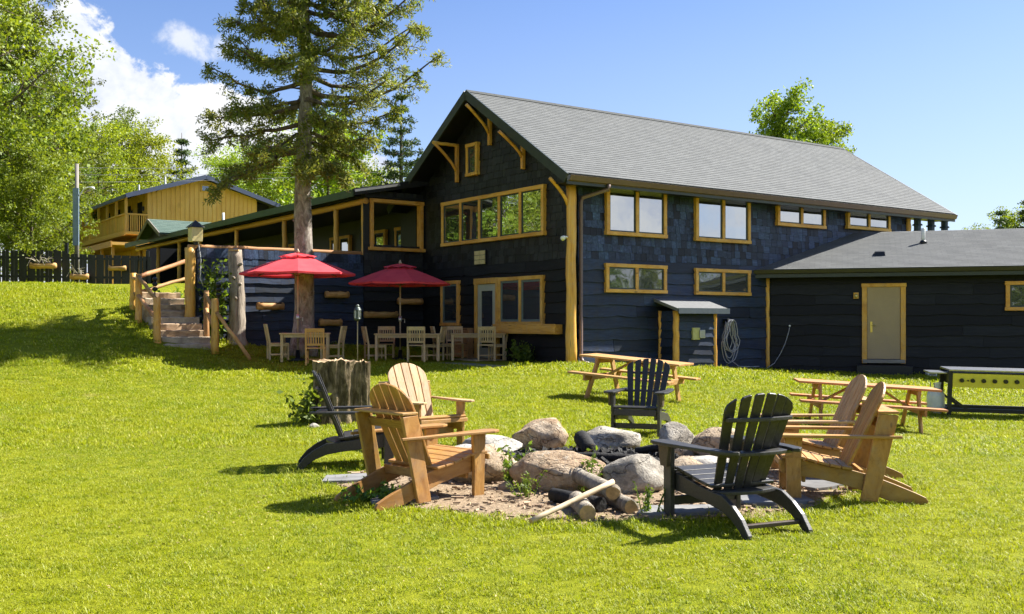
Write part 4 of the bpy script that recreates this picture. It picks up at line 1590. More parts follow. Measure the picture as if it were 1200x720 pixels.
def make_patio_chair(label, loc, rz, m):
    o = thing('patio_chair', label, 'chair', loc, rz, 'slatted wooden patio chairs')
    for s in (-1, 1):
        MB().bar((s * .215, .22, 0), (s * .215, .22, .42), .045, .045, (0, 1, 0)).build('leg', m, o, False, .004)
        mb = MB()
        mb.prism([(-.26, 0), (-.215, 0), (-.215, .45), (-.30, .92), (-.345, .92), (-.262, .45)], s * .215 - .022, s * .215 + .022, 'x')
        mb.build('rear_leg', m, o, False, .004)
        B(s * .215 - .015, s * .215 + .015, -.22, .2, .13, .165).build('side_stretcher', m, o)
        B(s * .215 - .014, s * .215 + .014, -.22, .2, .36, .41).build('seat_rail', m, o)
    for k in range(5):
        B(-.245, .245, .245 - .098 * (k + 1), .245 - .098 * k - .008, .415, .44).build('seat_slat', m, o, False, .004)
    MB().bar((-.193, -.315, .87), (.193, -.315, .87), .026, .10, (0, -.17, 1)).build('top_rail', m, o, False, .005)
    MB().bar((-.193, -.247, .52), (.193, -.247, .52), .024, .05, (0, -.17, 1)).build('lower_rail', m, o)
    for k in range(6):
        x = -.155 + k * .062
        MB().bar((x, -.25, .54), (x, -.309, .84), .030, .012, (0, 1, .17)).build('back_slat', m, o)
    B(-.2, .2, -.015, .015, .13, .16).build('cross_stretcher', m, o)
    return o


def make_table(label, loc, rz, lx, ly, m):
    o = thing('patio_table', label, 'table', loc, rz, 'wooden patio tables')
    npl = 6
    for k in range(npl):
        y0 = -ly / 2 + ly * k / npl
        B(-lx / 2, lx / 2, y0 + .004, y0 + ly / npl - .004, .70, .73).build('top_plank', m, o, False, .004)
    for sx_ in (-1, 1):
        for sy_ in (-1, 1):
            MB().bar((sx_ * (lx / 2 - .06), sy_ * (ly / 2 - .06), 0), (sx_ * (lx / 2 - .06), sy_ * (ly / 2 - .06), .70), .065, .065, (0, 1, 0)).build('leg', m, o, False, .004)
    for s in (-1, 1):
        B(-lx / 2 + .1, lx / 2 - .1, s * (ly / 2 - .06) - .012, s * (ly / 2 - .06) + .012, .62, .70).build('apron', m, o)
        B(s * (lx / 2 - .06) - .012, s * (lx / 2 - .06) + .012, -ly / 2 + .1, ly / 2 - .1, .62, .70).build('apron', m, o)
    return o


make_table('small wooden patio table under the umbrella in front of the pine', T1, R(8), 1.25, .85, PATIO)
make_table('long wooden patio table under the umbrella beside the gable wall', T2, R(3), 1.75, .85, PATIO)
make_table('wooden patio table in front of the patio door', T3, R(3), 1.5, .85, PATIO)
c0 = make_patio_chair('sunlit orange slatted chair with its back to the lawn at the pine tree table', (ax(370, 25.55), 25.55, gz(ax(370, 25.55), 25.55)), face(-.1, 1), PATIO_SUNLIT)
c1 = make_patio_chair('slatted patio chair at the end of the pine table nearest the dead trunk', (ax(326, 26.1), 26.1, gz(ax(326, 26.1), 26.1)), face(.93, .35), PATIO)
CG = 'slatted wooden patio chairs'
dup(c1, (ax(389, 26.5), 26.5, gz(ax(389, 26.5), 26.5)), face(-.97, .1), 'slatted patio chair at the end of the pine table nearest the pole lantern', CG)
zc = .47
dup(c1, (ax(440, 27.4), 27.4, zc), face(.93, .35), 'slatted patio chair at the end of the long patio table nearest the pole lantern', CG)
dup(c1, (ax(452, 28.15), 28.15, zc), face(.05, -1), 'slatted patio chair behind the long patio table facing the lawn', CG)
dup(c1, (ax(488, 26.85), 26.85, zc), face(-.05, 1), 'slatted patio chair with its back to the lawn at the long patio table', CG)
dup(c1, (ax(507, 27.6), 27.6, zc), face(-.95, .2), 'slatted patio chair at the door end of the long patio table', CG)
dup(c1, (ax(520, 28.2), 28.2, zc), face(.93, .25), 'slatted patio chair at the table before the door, end nearest the long table', CG)
dup(c1, (ax(533, 28.7), 28.7, zc), face(.1, -1), 'slatted patio chair behind the table before the door, facing the lawn', CG)
dup(c1, (ax(570, 27.4), 27.4, zc), face(-.05, 1), 'slatted patio chair with its back to the lawn in front of the patio door', CG)
dup(c1, (ax(584, 28.0), 28.0, zc), face(-.95, .15), 'slatted patio chair at the table before the door, end nearest the window box', CG)
o = thing('wooden_bin', 'plain golden wooden box standing between small window and patio door', 'box', (ax(548, 29.7), 29.7, .47), ANG + R(-90))
for k in range(4):
    B(-.38, .38, -.25, -.225, .03 + k * .20, .22 + k * .20).build('slat', PICNIC, o)
B(-.40, .40, -.27, .27, .83, .87).build('lid', PICNIC, o)
for s in (-1, 1):
    B(s * .39 - .02, s * .39 + .02, -.25, .25, 0, .83).build('side', PICNIC, o)

# pole lantern behind the stump
lx_, ly_ = ax(419, 24.3), 24.3
o = thing('pole_lantern', 'grey metal lantern on a thin pole standing in the lawn behind the stump', 'lantern', (lx_, ly_, gz(lx_, ly_)))
MB().tube([(0, 0, -.1), (0, 0, 1.22)], .013, 8).build('pole', PATIO, o, True)
MB().tube([(0, 0, .35), (-.06, 0, .0)], .008, 6).build('ground_stake', PATIO, o)
mb = MB().lathe([(.02, 1.20), (.075, 1.23), (.09, 1.26), (.072, 1.28), (.072, 1.44), (.09, 1.46), (.065, 1.515), (.04, 1.54), (.045, 1.57), (.015, 1.60)], 12)
mb.build('lantern_body', plain('verdigris', (.10, .12, .11), .5, .5, .5, .4, 30, .3), o)
for k in range(6):
    t = k * math.pi / 3
    MB().bar((.076 * math.cos(t), .076 * math.sin(t), 1.27), (.076 * math.cos(t), .076 * math.sin(t), 1.455), .016, .01, (math.cos(t), math.sin(t), 0)).build('cage_bar', GREYM, o)

# ------------------------------------------------------------------ picnic tables
def make_picnic(label, loc, rot, L, m, m2):
    o = thing('picnic_table', label, 'picnic table', loc, 0, 'picnic tables on the lawn')
    o.rotation_euler = rot
    for k in range(5):
        y0 = -.36 + .145 * k
        B(-L / 2, L / 2, y0, y0 + .138, .715, .752).build('top_plank', m, o, False, .005)
    for s in (-1, 1):
        for k in range(2):
            y0 = s * .72 + (-.14 if s > 0 else 0) + (k * .128 - .06) * 1
            B(-L / 2, L / 2, y0, y0 + .122, .425, .462).build('bench_plank', m, o, False, .005)
    for s in (-1, 1):
        x = s * (L / 2 - .36)
        for t in (-1, 1):
            mb = MB().prism([(t * .20, .715), (t * .34, .715), (t * .74, 0), (t * .60, 0)], x - .02, x + .02, 'x')
            mb.build('leg', m2, o, False, .005)
        B(x + s * .022 - .018, x + s * .022 + .018, -.78, .78, .325, .425).build('bench_support', m, o, False, .005)
        B(x + s * .022 - .018, x + s * .022 + .018, -.34, .34, .62, .715).build('top_support', m, o, False, .005)
        MB().bar((x - s * .02, 0, .37), (x - s * .55, 0, .69), .09, .036, (1, 0, 1)).build('brace', m2, o, False, .004)
    return o


p1 = (ax(742, 18.6), 18.6)
rz = R(-31)
make_picnic('golden wooden picnic table behind the empty dark chair facing the camera', (*p1, gz(*p1)), tilt_at(*p1, rz), 1.95, PICNIC, PICNIC)
p2 = (ax(1011, 17.4), 17.4)
make_picnic('reddish wooden picnic table behind the two cedar chairs near the griddle', (*p2, gz(*p2)), tilt_at(*p2, R(-8)), 2.3, PICNIC_RED, PICNIC)

# ------------------------------------------------------------------ griddle and gas bottle
gxp, gyp = ax(1112, 19.4), 19.4
gr = thing('gas_griddle', 'long black gas griddle stand with a yellow front panel and row of knobs', 'griddle', (gxp, gyp, gz(gxp + .8, gyp)), 0)
gr.rotation_euler = tilt_at(gxp + .8, gyp, R(-9))
GLN = 2.5
for x in (0, GLN):
    for y in (0, .62):
        B(x - .035, x + .035, y - .035, y + .035, -.04 if y else -.05, .86).build('leg', BLACKP, gr)
for y in (0, .62):
    B(.035, GLN - .035, y - .03, y + .03, .09, .16).build('lower_rail', BLACKP, gr)
for x in (0, GLN):
    B(x - .03, x + .03, .035, .585, .09, .15).build('end_rail', BLACKP, gr)
for sx_, x in ((1, 0), (-1, GLN)):
    MB().bar((x, 0.0, .38), (x + sx_ * .32, 0.0, .14), .03, .04).build('corner_brace', BLACKP, gr)
    MB().bar((x, .62, .38), (x + sx_ * .32, .62, .14), .03, .04).build('corner_brace', BLACKP, gr)
B(.04, GLN - .04, -.03, .0, .56, .82).build('front_panel', YPANEL, gr, False, .004)
B(.04, GLN - .04, .0, .62, .60, .80).build('burner_box', BLACKP, gr)
B(-.03, GLN + .03, -.045, .66, .865, .895).build('cooking_plate', STEEL, gr, False, .004)
B(-.36, -.04, .05, .56, .80, .825).build('side_shelf', STEEL, gr, False, .004)
for k in range(12):
    x = .20 + k * .195
    kn = MB().tube([(x, -.03, .69), (x, -.075, .69)], [.042, .036], 12).build('knob', KNOBB, gr)
MB().tube([(.31, -.03, .69), (.31, -.05, .69)], .016, 8).build('igniter', KNOBB, gr)
tkx, tky = gxp - .16, gyp + .22
tk = thing('propane_tank', 'pale dented propane tank under the side shelf of the griddle', 'gas bottle', (tkx, tky, gz(tkx, tky)))
prof = [(.10, 0), (.105, .035), (.12, .04), (.15, .075), (.155, .12), (.155, .28), (.145, .33), (.11, .375), (.04, .40)]
MB().lathe(prof, 20).build('tank', TANKW, tk, True)
for k in range(3):
    t0 = k * 2.1
    vs, fs = [], []
    for i in range(6):
        t = t0 + i * .18
        vs += [(.095 * math.cos(t), .095 * math.sin(t), .37), (.10 * math.cos(t), .10 * math.sin(t), .50)]
    for i in range(5):
        fs.append((2 * i, 2 * i + 2, 2 * i + 3, 2 * i + 1))
    MB().add(vs, fs).build('collar', TANKW, tk)
MB().lathe([(.03, .40), (.03, .46), (.045, .47), (.045, .49)], 10).build('valve', GREYM, tk)
tk.scale = (1.05, 1.05, 1.2)

# ------------------------------------------------------------------ adirondack chairs
def tilted_prism(poly, o, s_dir, t_dir, n_dir, th):
    """poly (s,t) in a tilted plane, thickness th along n_dir"""
    o, s_dir, t_dir, n_dir = map(Vector, (o, s_dir, t_dir, n_dir))
    n = len(poly)
    vs = [o + s_dir * a + t_dir * b for a, b in poly] + [o + s_dir * a + t_dir * b + n_dir * th for a, b in poly]
    fs = [tuple(range(n - 1, -1, -1)), tuple(range(n, 2 * n))] + [(i, (i + 1) % n, n + (i + 1) % n, n + i) for i in range(n)]
    return MB().add(vs, fs)


def make_cedar_chair(label, loc, rz, mb_back, m):
    o = thing('adirondack_chair', label, 'chair', loc, rz, 'cedar chairs round the fire pit')
    bv = .006
    for s in (-1, 1):
        x = s * .275
        prof = [(.50, .24), (.515, .30), (.50, .355), (.44, .375), (.30, .345), (.12, .300), (-.06, .275), (-.22, .235), (-.42, .16), (-.58, .095), (-.655, .06), (-.675, .03), (-.665, .005), (-.64, 0), (-.50, 0), (-.38, .02), (-.20, .085), (-.02, .145), (.20, .195), (.38, .215)]
        MB().prism(prof, x - .016, x + .016, 'x').build('stringer', m, o, False, bv)
        x = s * .315
        MB().prism([(.34, 0), (.46, 0), (.465, .3), (.48, .54), (.33, .54), (.345, .3)], x - .018, x + .018, 'x').build('front_leg', m, o, False, bv)
        MB().prism([(-.13, .02), (-.27, .02), (-.435, .735), (-.275, .745)], s * .285 + s * .008, s * .285 + s * .042, 'x').build('back_upright', m, o, False, bv)
        arm = [(.255, .50), (.28, .57), (.34, .595), (.40, .575), (.425, .50), (.405, .2), (.37, -.30), (.355, -.46), (.335, -.46), (.33, -.2), (.30, .1)]
        MB().prism([(s * a, b) for a, b in arm], .545, .570, 'z').build('arm', mb_back, o, False, bv)
    pts = [(.505, .305), (.50, .362), (.40, .372), (.305, .352), (.21, .328), (.115, .305), (.02, .288), (-.075, .275)]
    for k in range(7):
        a, b = Vector((0, *pts[k])), Vector((0, *pts[k + 1]))
        d = (b - a).normalized()
        nrm = Vector((0, -d.z, d.y))
        if nrm.z < 0 and k > 0:
            nrm = -nrm
        if k == 0:
            nrm = Vector((0, 1, .05)).normalized()
        ln = (b - a).length
        tilted_prism([(-.335, .004), (.335, .004), (.335, ln - .004), (-.335, ln - .004)], a, (1, 0, 0), d, nrm, .024).build('seat_slat', m, o, False, bv)
    td = Vector((0, -.42, .907)).normalized()
    nd = Vector((0, .907, .42)).normalized()
    org = Vector((0, -.05, .27))
    nsl = 5
    for k in range(nsl):
        f0, f1 = -1 + 2 * k / nsl, -1 + 2 * (k + 1) / nsl
        g = .012
        def tp(f):
            return .575 + .215 * math.sqrt(max(0, 1 - f * f))
        poly = [(f0 * .235 + g / 2, 0), (f1 * .235 - g / 2, 0), (f1 * .285 - g / 2, .52)]
        steps = 5
        for i in range(steps + 1):
            f = f1 + (f0 - f1) * i / steps
            s_ = f * .285 + (-g / 2 if i == 0 else g / 2 if i == steps else 0)
            poly.append((s_, tp(f * .985)))
        poly.append((f0 * .285 + g / 2, .52))
        tilted_prism(poly, org, (1, 0, 0), td, nd, .022).build('back_slat', mb_back, o, False, .004)
    B(-.33, .33, -.44, -.275, .745, .768).build('back_cap', mb_back, o, False, bv)
    B(-.275, .275, -.165, -.135, .20, .275).build('lower_back_rail', m, o, False, bv)
    MB().bar((-.28, -.30, .66), (.28, -.30, .66), .03, .08, (0, -.42, .9)).build('upper_back_rail', m, o, False, bv)
    B(-.27, .27, .30, .33, .16, .24).build('front_rail', m, o, False, bv)
    return o


PITC = (.85, 10.6)
w1 = make_cedar_chair('cedar adirondack chair seen from behind at the edge of the dirt, nearest the grey chair', (-.80, 8.78, 0), face(.71, .70), CEDAR, CEDAR)
w2 = make_cedar_chair('pale cedar adirondack chair facing the fire pit in front of the tree stump', (-1.12, 12.5, 0), face(.62, -.78), CEDAR_PALE, CEDAR)
dup(w1, (2.80, 8.80, 0), face(-.985, .16), 'cedar adirondack chair on the right of the pit, the nearer of the pair', 'cedar chairs round the fire pit')
w4 = make_cedar_chair('cedar adirondack chair on the right of the pit, the farther of the pair', (3.10, 10.15, -.01), face(-.998, .03), CEDAR_PALE, CEDAR)


def make_dark_chair(label, loc, rz):
    o = thing('adirondack_chair', label, 'chair', loc, rz, 'dark chairs round the fire pit')
    bv = .006
    for s in (-1, 1):
        x = s * .265
        prof = [(.44, .22), (.45, .345), (.40, .365), (.25, .335), (.05, .295), (-.10, .275), (-.22, .265), (-.34, .205), (-.44, .13), (-.52, .03), (-.525, 0), (-.46, 0), (-.41, .05), (-.33, .105), (-.22, .15), (-.08, .175), (.15, .20)]
        MB().prism(prof, x - .019, x + .019, 'x').build('stringer', POLY, o, False, bv)
        x = s * .31
        MB().prism([(.36, 0), (.46, 0), (.46, .565), (.36, .565)], x - .02, x + .02, 'x').build('front_leg', POLY if s < 0 else POLY, o, False, bv)
        MB().prism([(.335, .565), (.485, .565), (.455, .40), (.365, .40)], x + s * .021, x + s * .055, 'x').build('arm_bracket', POLYB, o, False, bv)
        arm = [(.255, .46), (.28, .53), (.34, .55), (.405, .53), (.43, .46), (.425, .30), (.395, .0), (.37, -.20), (.34, -.34), (.27, -.40), (.235, -.37), (.27, -.25), (.285, .0), (.27, .25)]
        MB().prism([(s * a, b) for a, b in arm], .566, .592, 'z').build('arm', POLY, o, False, bv)
    pts = [(.462, .27), (.455, .362), (.355, .377), (.255, .358), (.155, .338), (.055, .318), (-.045, .303), (-.10, .297)]
    for k in range(7):
        a, b = Vector((0, *pts[k])), Vector((0, *pts[k + 1]))
        d = (b - a).normalized()
        nrm = Vector((0, -d.z, d.y)) if k else Vector((0, 1, .05)).normalized()
        if nrm.z < 0:
            nrm = -nrm
        ln = (b - a).length
        tilted_prism([(-.285, .004), (.285, .004), (.285, ln - .004), (-.285, ln - .004)], a, (1, 0, 0), d, nrm, .024).build('seat_slat', POLY, o, False, bv)
    td0 = Vector((0, -.37, .93)).normalized()
    nd = Vector((0, .93, .37)).normalized()
    n = 6
    def curve(s):
        return .05 * (s / .30) ** 2
    for k in range(n):
        f0, f1 = -1 + 2 * k / n, -1 + 2 * (k + 1) / n
        fc = (f0 + f1) / 2
        def tp(f):
            return .60 + .215 * math.sqrt(max(0, 1 - (f * .93) ** 2)) - .0
        poly = [(f0 * .225 + .005, 0), (f1 * .225 - .005, 0), (f1 * .315 - .013, tp(f1))]
        for i in range(1, 4):
            f = f1 + (f0 - f1) * i / 4
            poly.append((f * .315, tp(f) + .006))
        poly.append((f0 * .315 + .013, tp(f0)))
        off = curve(fc * .3)
        tilted_prism(poly, Vector((0, -.07, .23)) + nd * off, (1, 0, 0), td0 + nd * 0, nd, .02).build('back_slat', POLY, o, False, .004)
    def brace(t, half, depth, hgt, extra=0.0):
        vs = []
        c0 = Vector((0, -.07, .23)) + td0 * t
        poly = []
        m_ = 10
        for i in range(m_ + 1):
            s_ = -half + 2 * half * i / m_
            poly.append((s_, c0.y - .004 + curve(s_) * .9))
        for i in range(m_, -1, -1):
            s_ = -half + 2 * half * i / m_
            poly.append((s_, c0.y - depth + .07 * (s_ / half) ** 2 * (1 if extra else .5)))
        return MB().prism(poly, c0.z - hgt / 2, c0.z + hgt / 2, 'z')
    brace(.62, .285, .045, .03).build('upper_back_brace', POLY, o, False, bv)
    brace(.355, .335, .13, .028, 1).build('arm_back_brace', POLY, o, False, bv)
    brace(.04, .26, .14, .028, 1).build('lower_back_brace', POLY, o, False, bv)
    B(-.246, .246, -.43, -.385, .055, .085).build('rear_stretcher', POLYB, o, False, bv)
    B(-.29, .29, .38, .41, .10, .17).build('front_stretcher', POLY, o, False, bv)
    return o


d1 = make_dark_chair('near dark adirondack chair seen from behind, in front of the fire pit', (1.66, 7.62, 0), face(-.42, .91))
DG = 'dark chairs round the fire pit'
dup(d1, (1.78, 13.85, 0), face(-.36, -.93), 'empty dark adirondack chair behind the pit facing the camera', DG)
dup(d1, (-1.72, 10.75, 0), face(.985, .17), 'dark adirondack chair seen from the side in front of the stump', DG)
# ------------------------------------------------------------------ fire pit
r9 = random.Random(91)


def in_dirt(x, y):
    dx, dy = (x - .78) / 2.62, (y - 9.85) / 2.24
    a = math.atan2(dy, dx)
    r = math.hypot(dx, dy)
    e = 1 + .16 * mnoise.noise((math.cos(a) * 1.7 + 3, math.sin(a) * 1.7, 0)) + .07 * mnoise.noise((math.cos(a) * 6, math.sin(a) * 6, 5))
    return r / e


vs, fs = [(.78, 9.85, gz(.78, 9.85) + .006)], []
NA, NR = 72, 8
for i in range(1, NR + 1):
    for k in range(NA):
        a = 2 * math.pi * k / NA
        e = 1 + .16 * mnoise.noise((math.cos(a) * 1.7 + 3, math.sin(a) * 1.7, 0)) + .07 * mnoise.noise((math.cos(a) * 6, math.sin(a) * 6, 5))
        x, y = .78 + 2.62 * e * math.cos(a) * i / NR * 1.04, 9.85 + 2.24 * e * math.sin(a) * i / NR * 1.04
        vs.append((x, y, gz(x, y) + .008 + (.012 * mnoise.noise((x * 2, y * 2, 1)) if i < NR else -.012)))
for k in range(NA):
    fs.append((0, 1 + k, 1 + (k + 1) % NA))
for i in range(NR - 1):
    for k in range(NA):
        k2 = (k + 1) % NA
        fs.append((1 + i * NA + k, 1 + i * NA + k2, 1 + (i + 1) * NA + k2, 1 + (i + 1) * NA + k))
o = MB().add(vs, fs).build('pit_ground', DIRT, None, True)
tag(o, kind='structure')

# wood chips and pebbles on the dirt
mb = MB()
for k in range(3600):
    x, y = r9.uniform(-2.2, 3.8), r9.uniform(7.3, 12.3)
    if in_dirt(x, y) > .99 or math.hypot(x - .8, y - 10.8) < 1.0:
        continue
    s = r9.uniform(.006, .030) * (1.6 if r9.random() < .08 else 1)
    M = Matrix.Translation((x, y, gz(x, y) + .018)) @ Matrix.Rotation(r9.uniform(0, 6.28), 4, 'Z') @ Matrix.Rotation(r9.uniform(-.5, .5), 4, 'X')
    mb.box(-s, s, -s * r9.uniform(.2, .5), s * .3, -.004, .008, M)
o = mb.build('wood_chip_litter', CHIP, None)
tag(o, 'pale wood chips and bark scattered on the dirt round the pit', 'wood chips', kind='stuff')


def rock(name, label, x, y, w_, d_, h_, rz, seed, m, grp='boulders ringing the fire pit', flat=.35, z=None, sub=4):
    bm = bmesh.new()
    bmesh.ops.create_icosphere(bm, subdivisions=sub, radius=1)
    rr = random.Random(seed)
    off = Vector((rr.uniform(0, 50), rr.uniform(0, 50), rr.uniform(0, 50)))
    planes = []
    for _ in range(9):
        n = Vector((rr.uniform(-1, 1), rr.uniform(-1, 1), rr.uniform(-.3, 1))).normalized()
        planes.append((n, rr.uniform(.68, .93)))
    for v in bm.verts:
        p = v.co.copy()
        for n, dd in planes:
            e = p.dot(n) - dd
            if e > 0:
                p -= n * e * .85
        p *= 1 + .16 * mnoise.noise(p * 1.3 + off) + .05 * mnoise.noise(p * 4 + off) + .022 * mnoise.noise(p * 11 + off)
        v.co = Vector((p.x * w_ / 2, p.y * d_ / 2, (p.z * .5 + .5 - .12) * h_ * 1.12))
    me = bpy.data.meshes.new(name)
    bm.to_mesh(me)
    bm.free()
    me.materials.append(m)
    me.polygons.foreach_set('use_smooth', [True] * len(me.polygons))
    o = link(name, me, None, 0, (x, y, (gz(x, y) if z is None else z) - .02), rz)
    if label:
        tag(o, label, 'boulder', grp)
    return o


rock('boulder', 'tan boulder beside the front leg of the nearest cedar chair', -.28, 9.75, .72, .62, 0.36, .3, 3, ROCK_TAN)
rock('boulder', 'long rust stained boulder at the front centre of the pit', .44, 9.18, .88, .55, 0.38, -.25, 8, ROCK_RUST)
rock('boulder', 'blocky grey boulder at the front right of the pit', 1.10, 9.10, .60, .56, 0.36, .1, 12, ROCK_GREY)
rock('boulder', 'small tan boulder between blocky grey boulder and the near dark chair', 1.62, 9.45, .50, .5, 0.29, .5, 17, ROCK_TAN)
rock('boulder', 'low pale slab boulder behind the arm of the near dark chair', 1.88, 10.15, .82, .45, 0.21, .1, 23, ROCK_WHITE)
rock('boulder', 'pointed grey boulder below the empty dark chair', 1.86, 11.6, .50, .5, 0.41, .9, 28, ROCK_GREY)
rock('boulder', 'rounded tan boulder farthest along the ring beside the pointed one', 2.30, 11.55, .62, .6, 0.36, .2, 33, ROCK_TAN)
rock('boulder', 'flat dark grey boulder at the back of the pit', 1.12, 12.1, .84, .55, 0.29, -.15, 38, ROCK_GREY)
rock('boulder', 'big rounded brown boulder at the back of the pit', .36, 12.15, .68, .6, 0.41, .4, 44, ROCK_RUST)
rock('boulder', 'low white slab boulder between the cedar chairs and the brown boulder', -.20, 11.6, .74, .55, 0.25, -.2, 49, ROCK_WHITE)
rock('boulder', 'flat pale boulder half hidden behind the cedar chair arm', -.52, 10.75, .60, .5, 0.25, .3, 54, ROCK_WHITE)
for k, (x, y, s) in enumerate(((.98, 9.62, .16), (-2.82, 14.6, .13), (.86, 8.72, .12), (1.5, 8.95, .12), (-.05, 9.2, .14))):
    o = rock('small_stone', None, x, y, s * 1.3, s, s * .7, k, 70 + k, [ROCK_TAN, ROCK_WHITE, ROCK_TAN, ROCK_GREY, ROCK_RUST][k], sub=3)
    tag(o, ['small tan stone wedged between the two front boulders', 'small pale stone in the grass at the foot of the stump', 'small tan stone among the firewood', 'small grey stone on the dirt below the blocky boulder', 'small brown stone on the dirt below the rusty boulder'][k], 'stone', 'small stones on the ground')

# ash bed, charcoal, burnt logs
mb = MB()
vs, fs = [(.82, 10.75, .07)], []
for i in (1, 2, 3):
    for k in range(30):
        a = 2 * math.pi * k / 30
        rr_ = .40 * i * (1 + .08 * mnoise.noise((math.cos(a) * 2, math.sin(a) * 2, 9)))
        vs.append((.82 + rr_ * math.cos(a) * 1.05, 10.75 + rr_ * math.sin(a), .075 - .028 * i * i / 3 + .02 * mnoise.noise((math.cos(a) * i * 3, math.sin(a) * i * 3, 2))))
for k in range(30):
    fs.append((0, 1 + k, 1 + (k + 1) % 30))
for i in range(2):
    for k in range(30):
        fs.append((1 + i * 30 + k, 1 + i * 30 + (k + 1) % 30, 1 + (i + 1) * 30 + (k + 1) % 30, 1 + (i + 1) * 30 + k))
mb.add(vs, fs)
o = mb.build('ash_bed', plain('ash', (.035, .033, .031), .95, .1, 0, .6, 18, .8), None, True)
tag(o, 'dark bed of ash in the middle of the boulder ring', 'ash', kind='stuff')
mb = MB()
for k in range(650):
    a, q = r9.uniform(0, 6.28), math.sqrt(r9.random()) * 1.12
    x, y = .82 + q * math.cos(a), 10.75 + q * math.sin(a)
    s = r9.uniform(.015, .055)
    M = Matrix.Translation((x, y, .075 - .05 * q * q + r9.uniform(0, .05 * (1.2 - q)))) @ Matrix.Rotation(r9.uniform(0, 6), 4, Vector((r9.random(), r9.random(), r9.random() + .01)).normalized())
    mb.box(-s, s, -s * r9.uniform(.3, .8), s * .6, -s * .4, s * .4, M)
o = mb.build('charcoal_pieces', CHAR, None)
tag(o, 'broken black charcoal pieces heaped on the ash bed', 'charcoal', kind='stuff')


def fire_log(name, label, p, q, r, m, grp, ends=CUTWOOD, seed=1, cat='log'):
    rr = random.Random(seed)
    p, q = Vector(p), Vector(q)
    o = thing(name, label, cat, p, 0, grp)
    d = q - p
    log_between((0, 0, 0), d, r, rr, 12, 6, r * .06).build('bark', m, o, True)
    for e, sgn in ((Vector((0, 0, 0)), -1), (d, 1)):
        c = e + d.normalized() * sgn * .004
        s = d.cross(Vector((0, 0, 1))).normalized()
        u = s.cross(d).normalized()
        vs = [c + d.normalized() * sgn * .003] + [c + (s * math.cos(t) + u * math.sin(t)) * r * .93 for t in [2 * math.pi * k / 12 for k in range(12)]]
        MB().add(vs, [(0, 1 + k, 1 + (k + 1) % 12) for k in range(12)]).build('cut_end', ends, o)
    return o


GB = 'burnt logs on the ash bed'
fire_log('burnt_log', 'stubby charred log standing up with an orange unburnt end', (.74, 10.95, .27), (.82, 10.66, .16), .085, CHAR, GB, CUTWOOD, 1)
fire_log('burnt_log', 'long charred log lying across the ash bed', (.42, 10.55, .13), (1.30, 10.40, .12), .042, CHAR, GB, CHAR, 2)
fire_log('burnt_log', 'short charred log leaning near the flat grey boulder', (1.35, 11.1, .10), (1.75, 10.9, .2), .045, CHAR, GB, CHAR, 3)
GL = 'firewood in front of the pit'
fire_log('firewood_log', 'topmost pale firewood log resting on the others', (.57, 8.98, .16), (.80, 8.12, .155), .066, BARK_LOG, GL, CUTWOOD, 5)
fire_log('firewood_log', 'short thick firewood log half sunk in the grass', (.52, 8.30, .07), (.57, 7.72, .06), .068, BARK_LOG, GL, CUTWOOD, 6)
fire_log('firewood_log', 'firewood log under the topmost one pointing to the near chair', (.72, 8.75, .065), (.93, 7.98, .06), .062, BARK_LOG, GL, CUTWOOD, 7)
fire_log('firewood_log', 'blackened firewood log between the pale ones', (.35, 8.55, .06), (.70, 8.05, .065), .06, CHAR, GL, CHAR, 8)
fire_log('firewood_stick', 'long peeled stick lying across the firewood logs', (.14, 7.55, .035), (.80, 8.10, .24), .021, wood('peeled_stick', (.42, .31, .19), (.58, .46, .31), (.66, .56, .40), 4, .7, .2, .05), GL, CUTWOOD, 9, 'stick')

for k, (x, y, w_, d_, rz, lab) in enumerate(((-1.55, 9.72, .55, .40, .3, 'grey paving slab between the side-on dark chair and the cedar chair'),
                                             (-.95, 8.62, .60, .40, .5, 'pale paving slab under the nearest cedar chair'),
                                             (2.15, 8.55, .62, .44, .2, 'bluish paving slab under the near dark chair'),
                                             (1.35, 8.05, .8, .35, .05, 'long paving slab at the grass edge beside the firewood'),
                                             (2.75, 9.4, .55, .5, .7, 'square paving slab between the pair of cedar chairs'))):
    poly = [(-w_ / 2, -d_ / 2 + .03), (-w_ * .1, -d_ / 2), (w_ / 2, -d_ / 2 + .05), (w_ / 2 + .03, d_ * .2), (w_ * .3, d_ / 2), (-w_ * .35, d_ / 2 - .02)]
    o = MB().prism(poly, -.03, .035, 'z').build('paving_slab', PAVER, None, False, .008, (x, y, gz(x, y)), rz)
    tag(o, lab, 'paving slab', 'paving slabs round the pit')

# ------------------------------------------------------------------ stump
sx_, sy_ = -2.58, 15.25
stump = thing('tree_stump', 'old hollow tree stump with mossy bark and pale cut top', 'stump', (sx_, sy_, gz(sx_, sy_)))


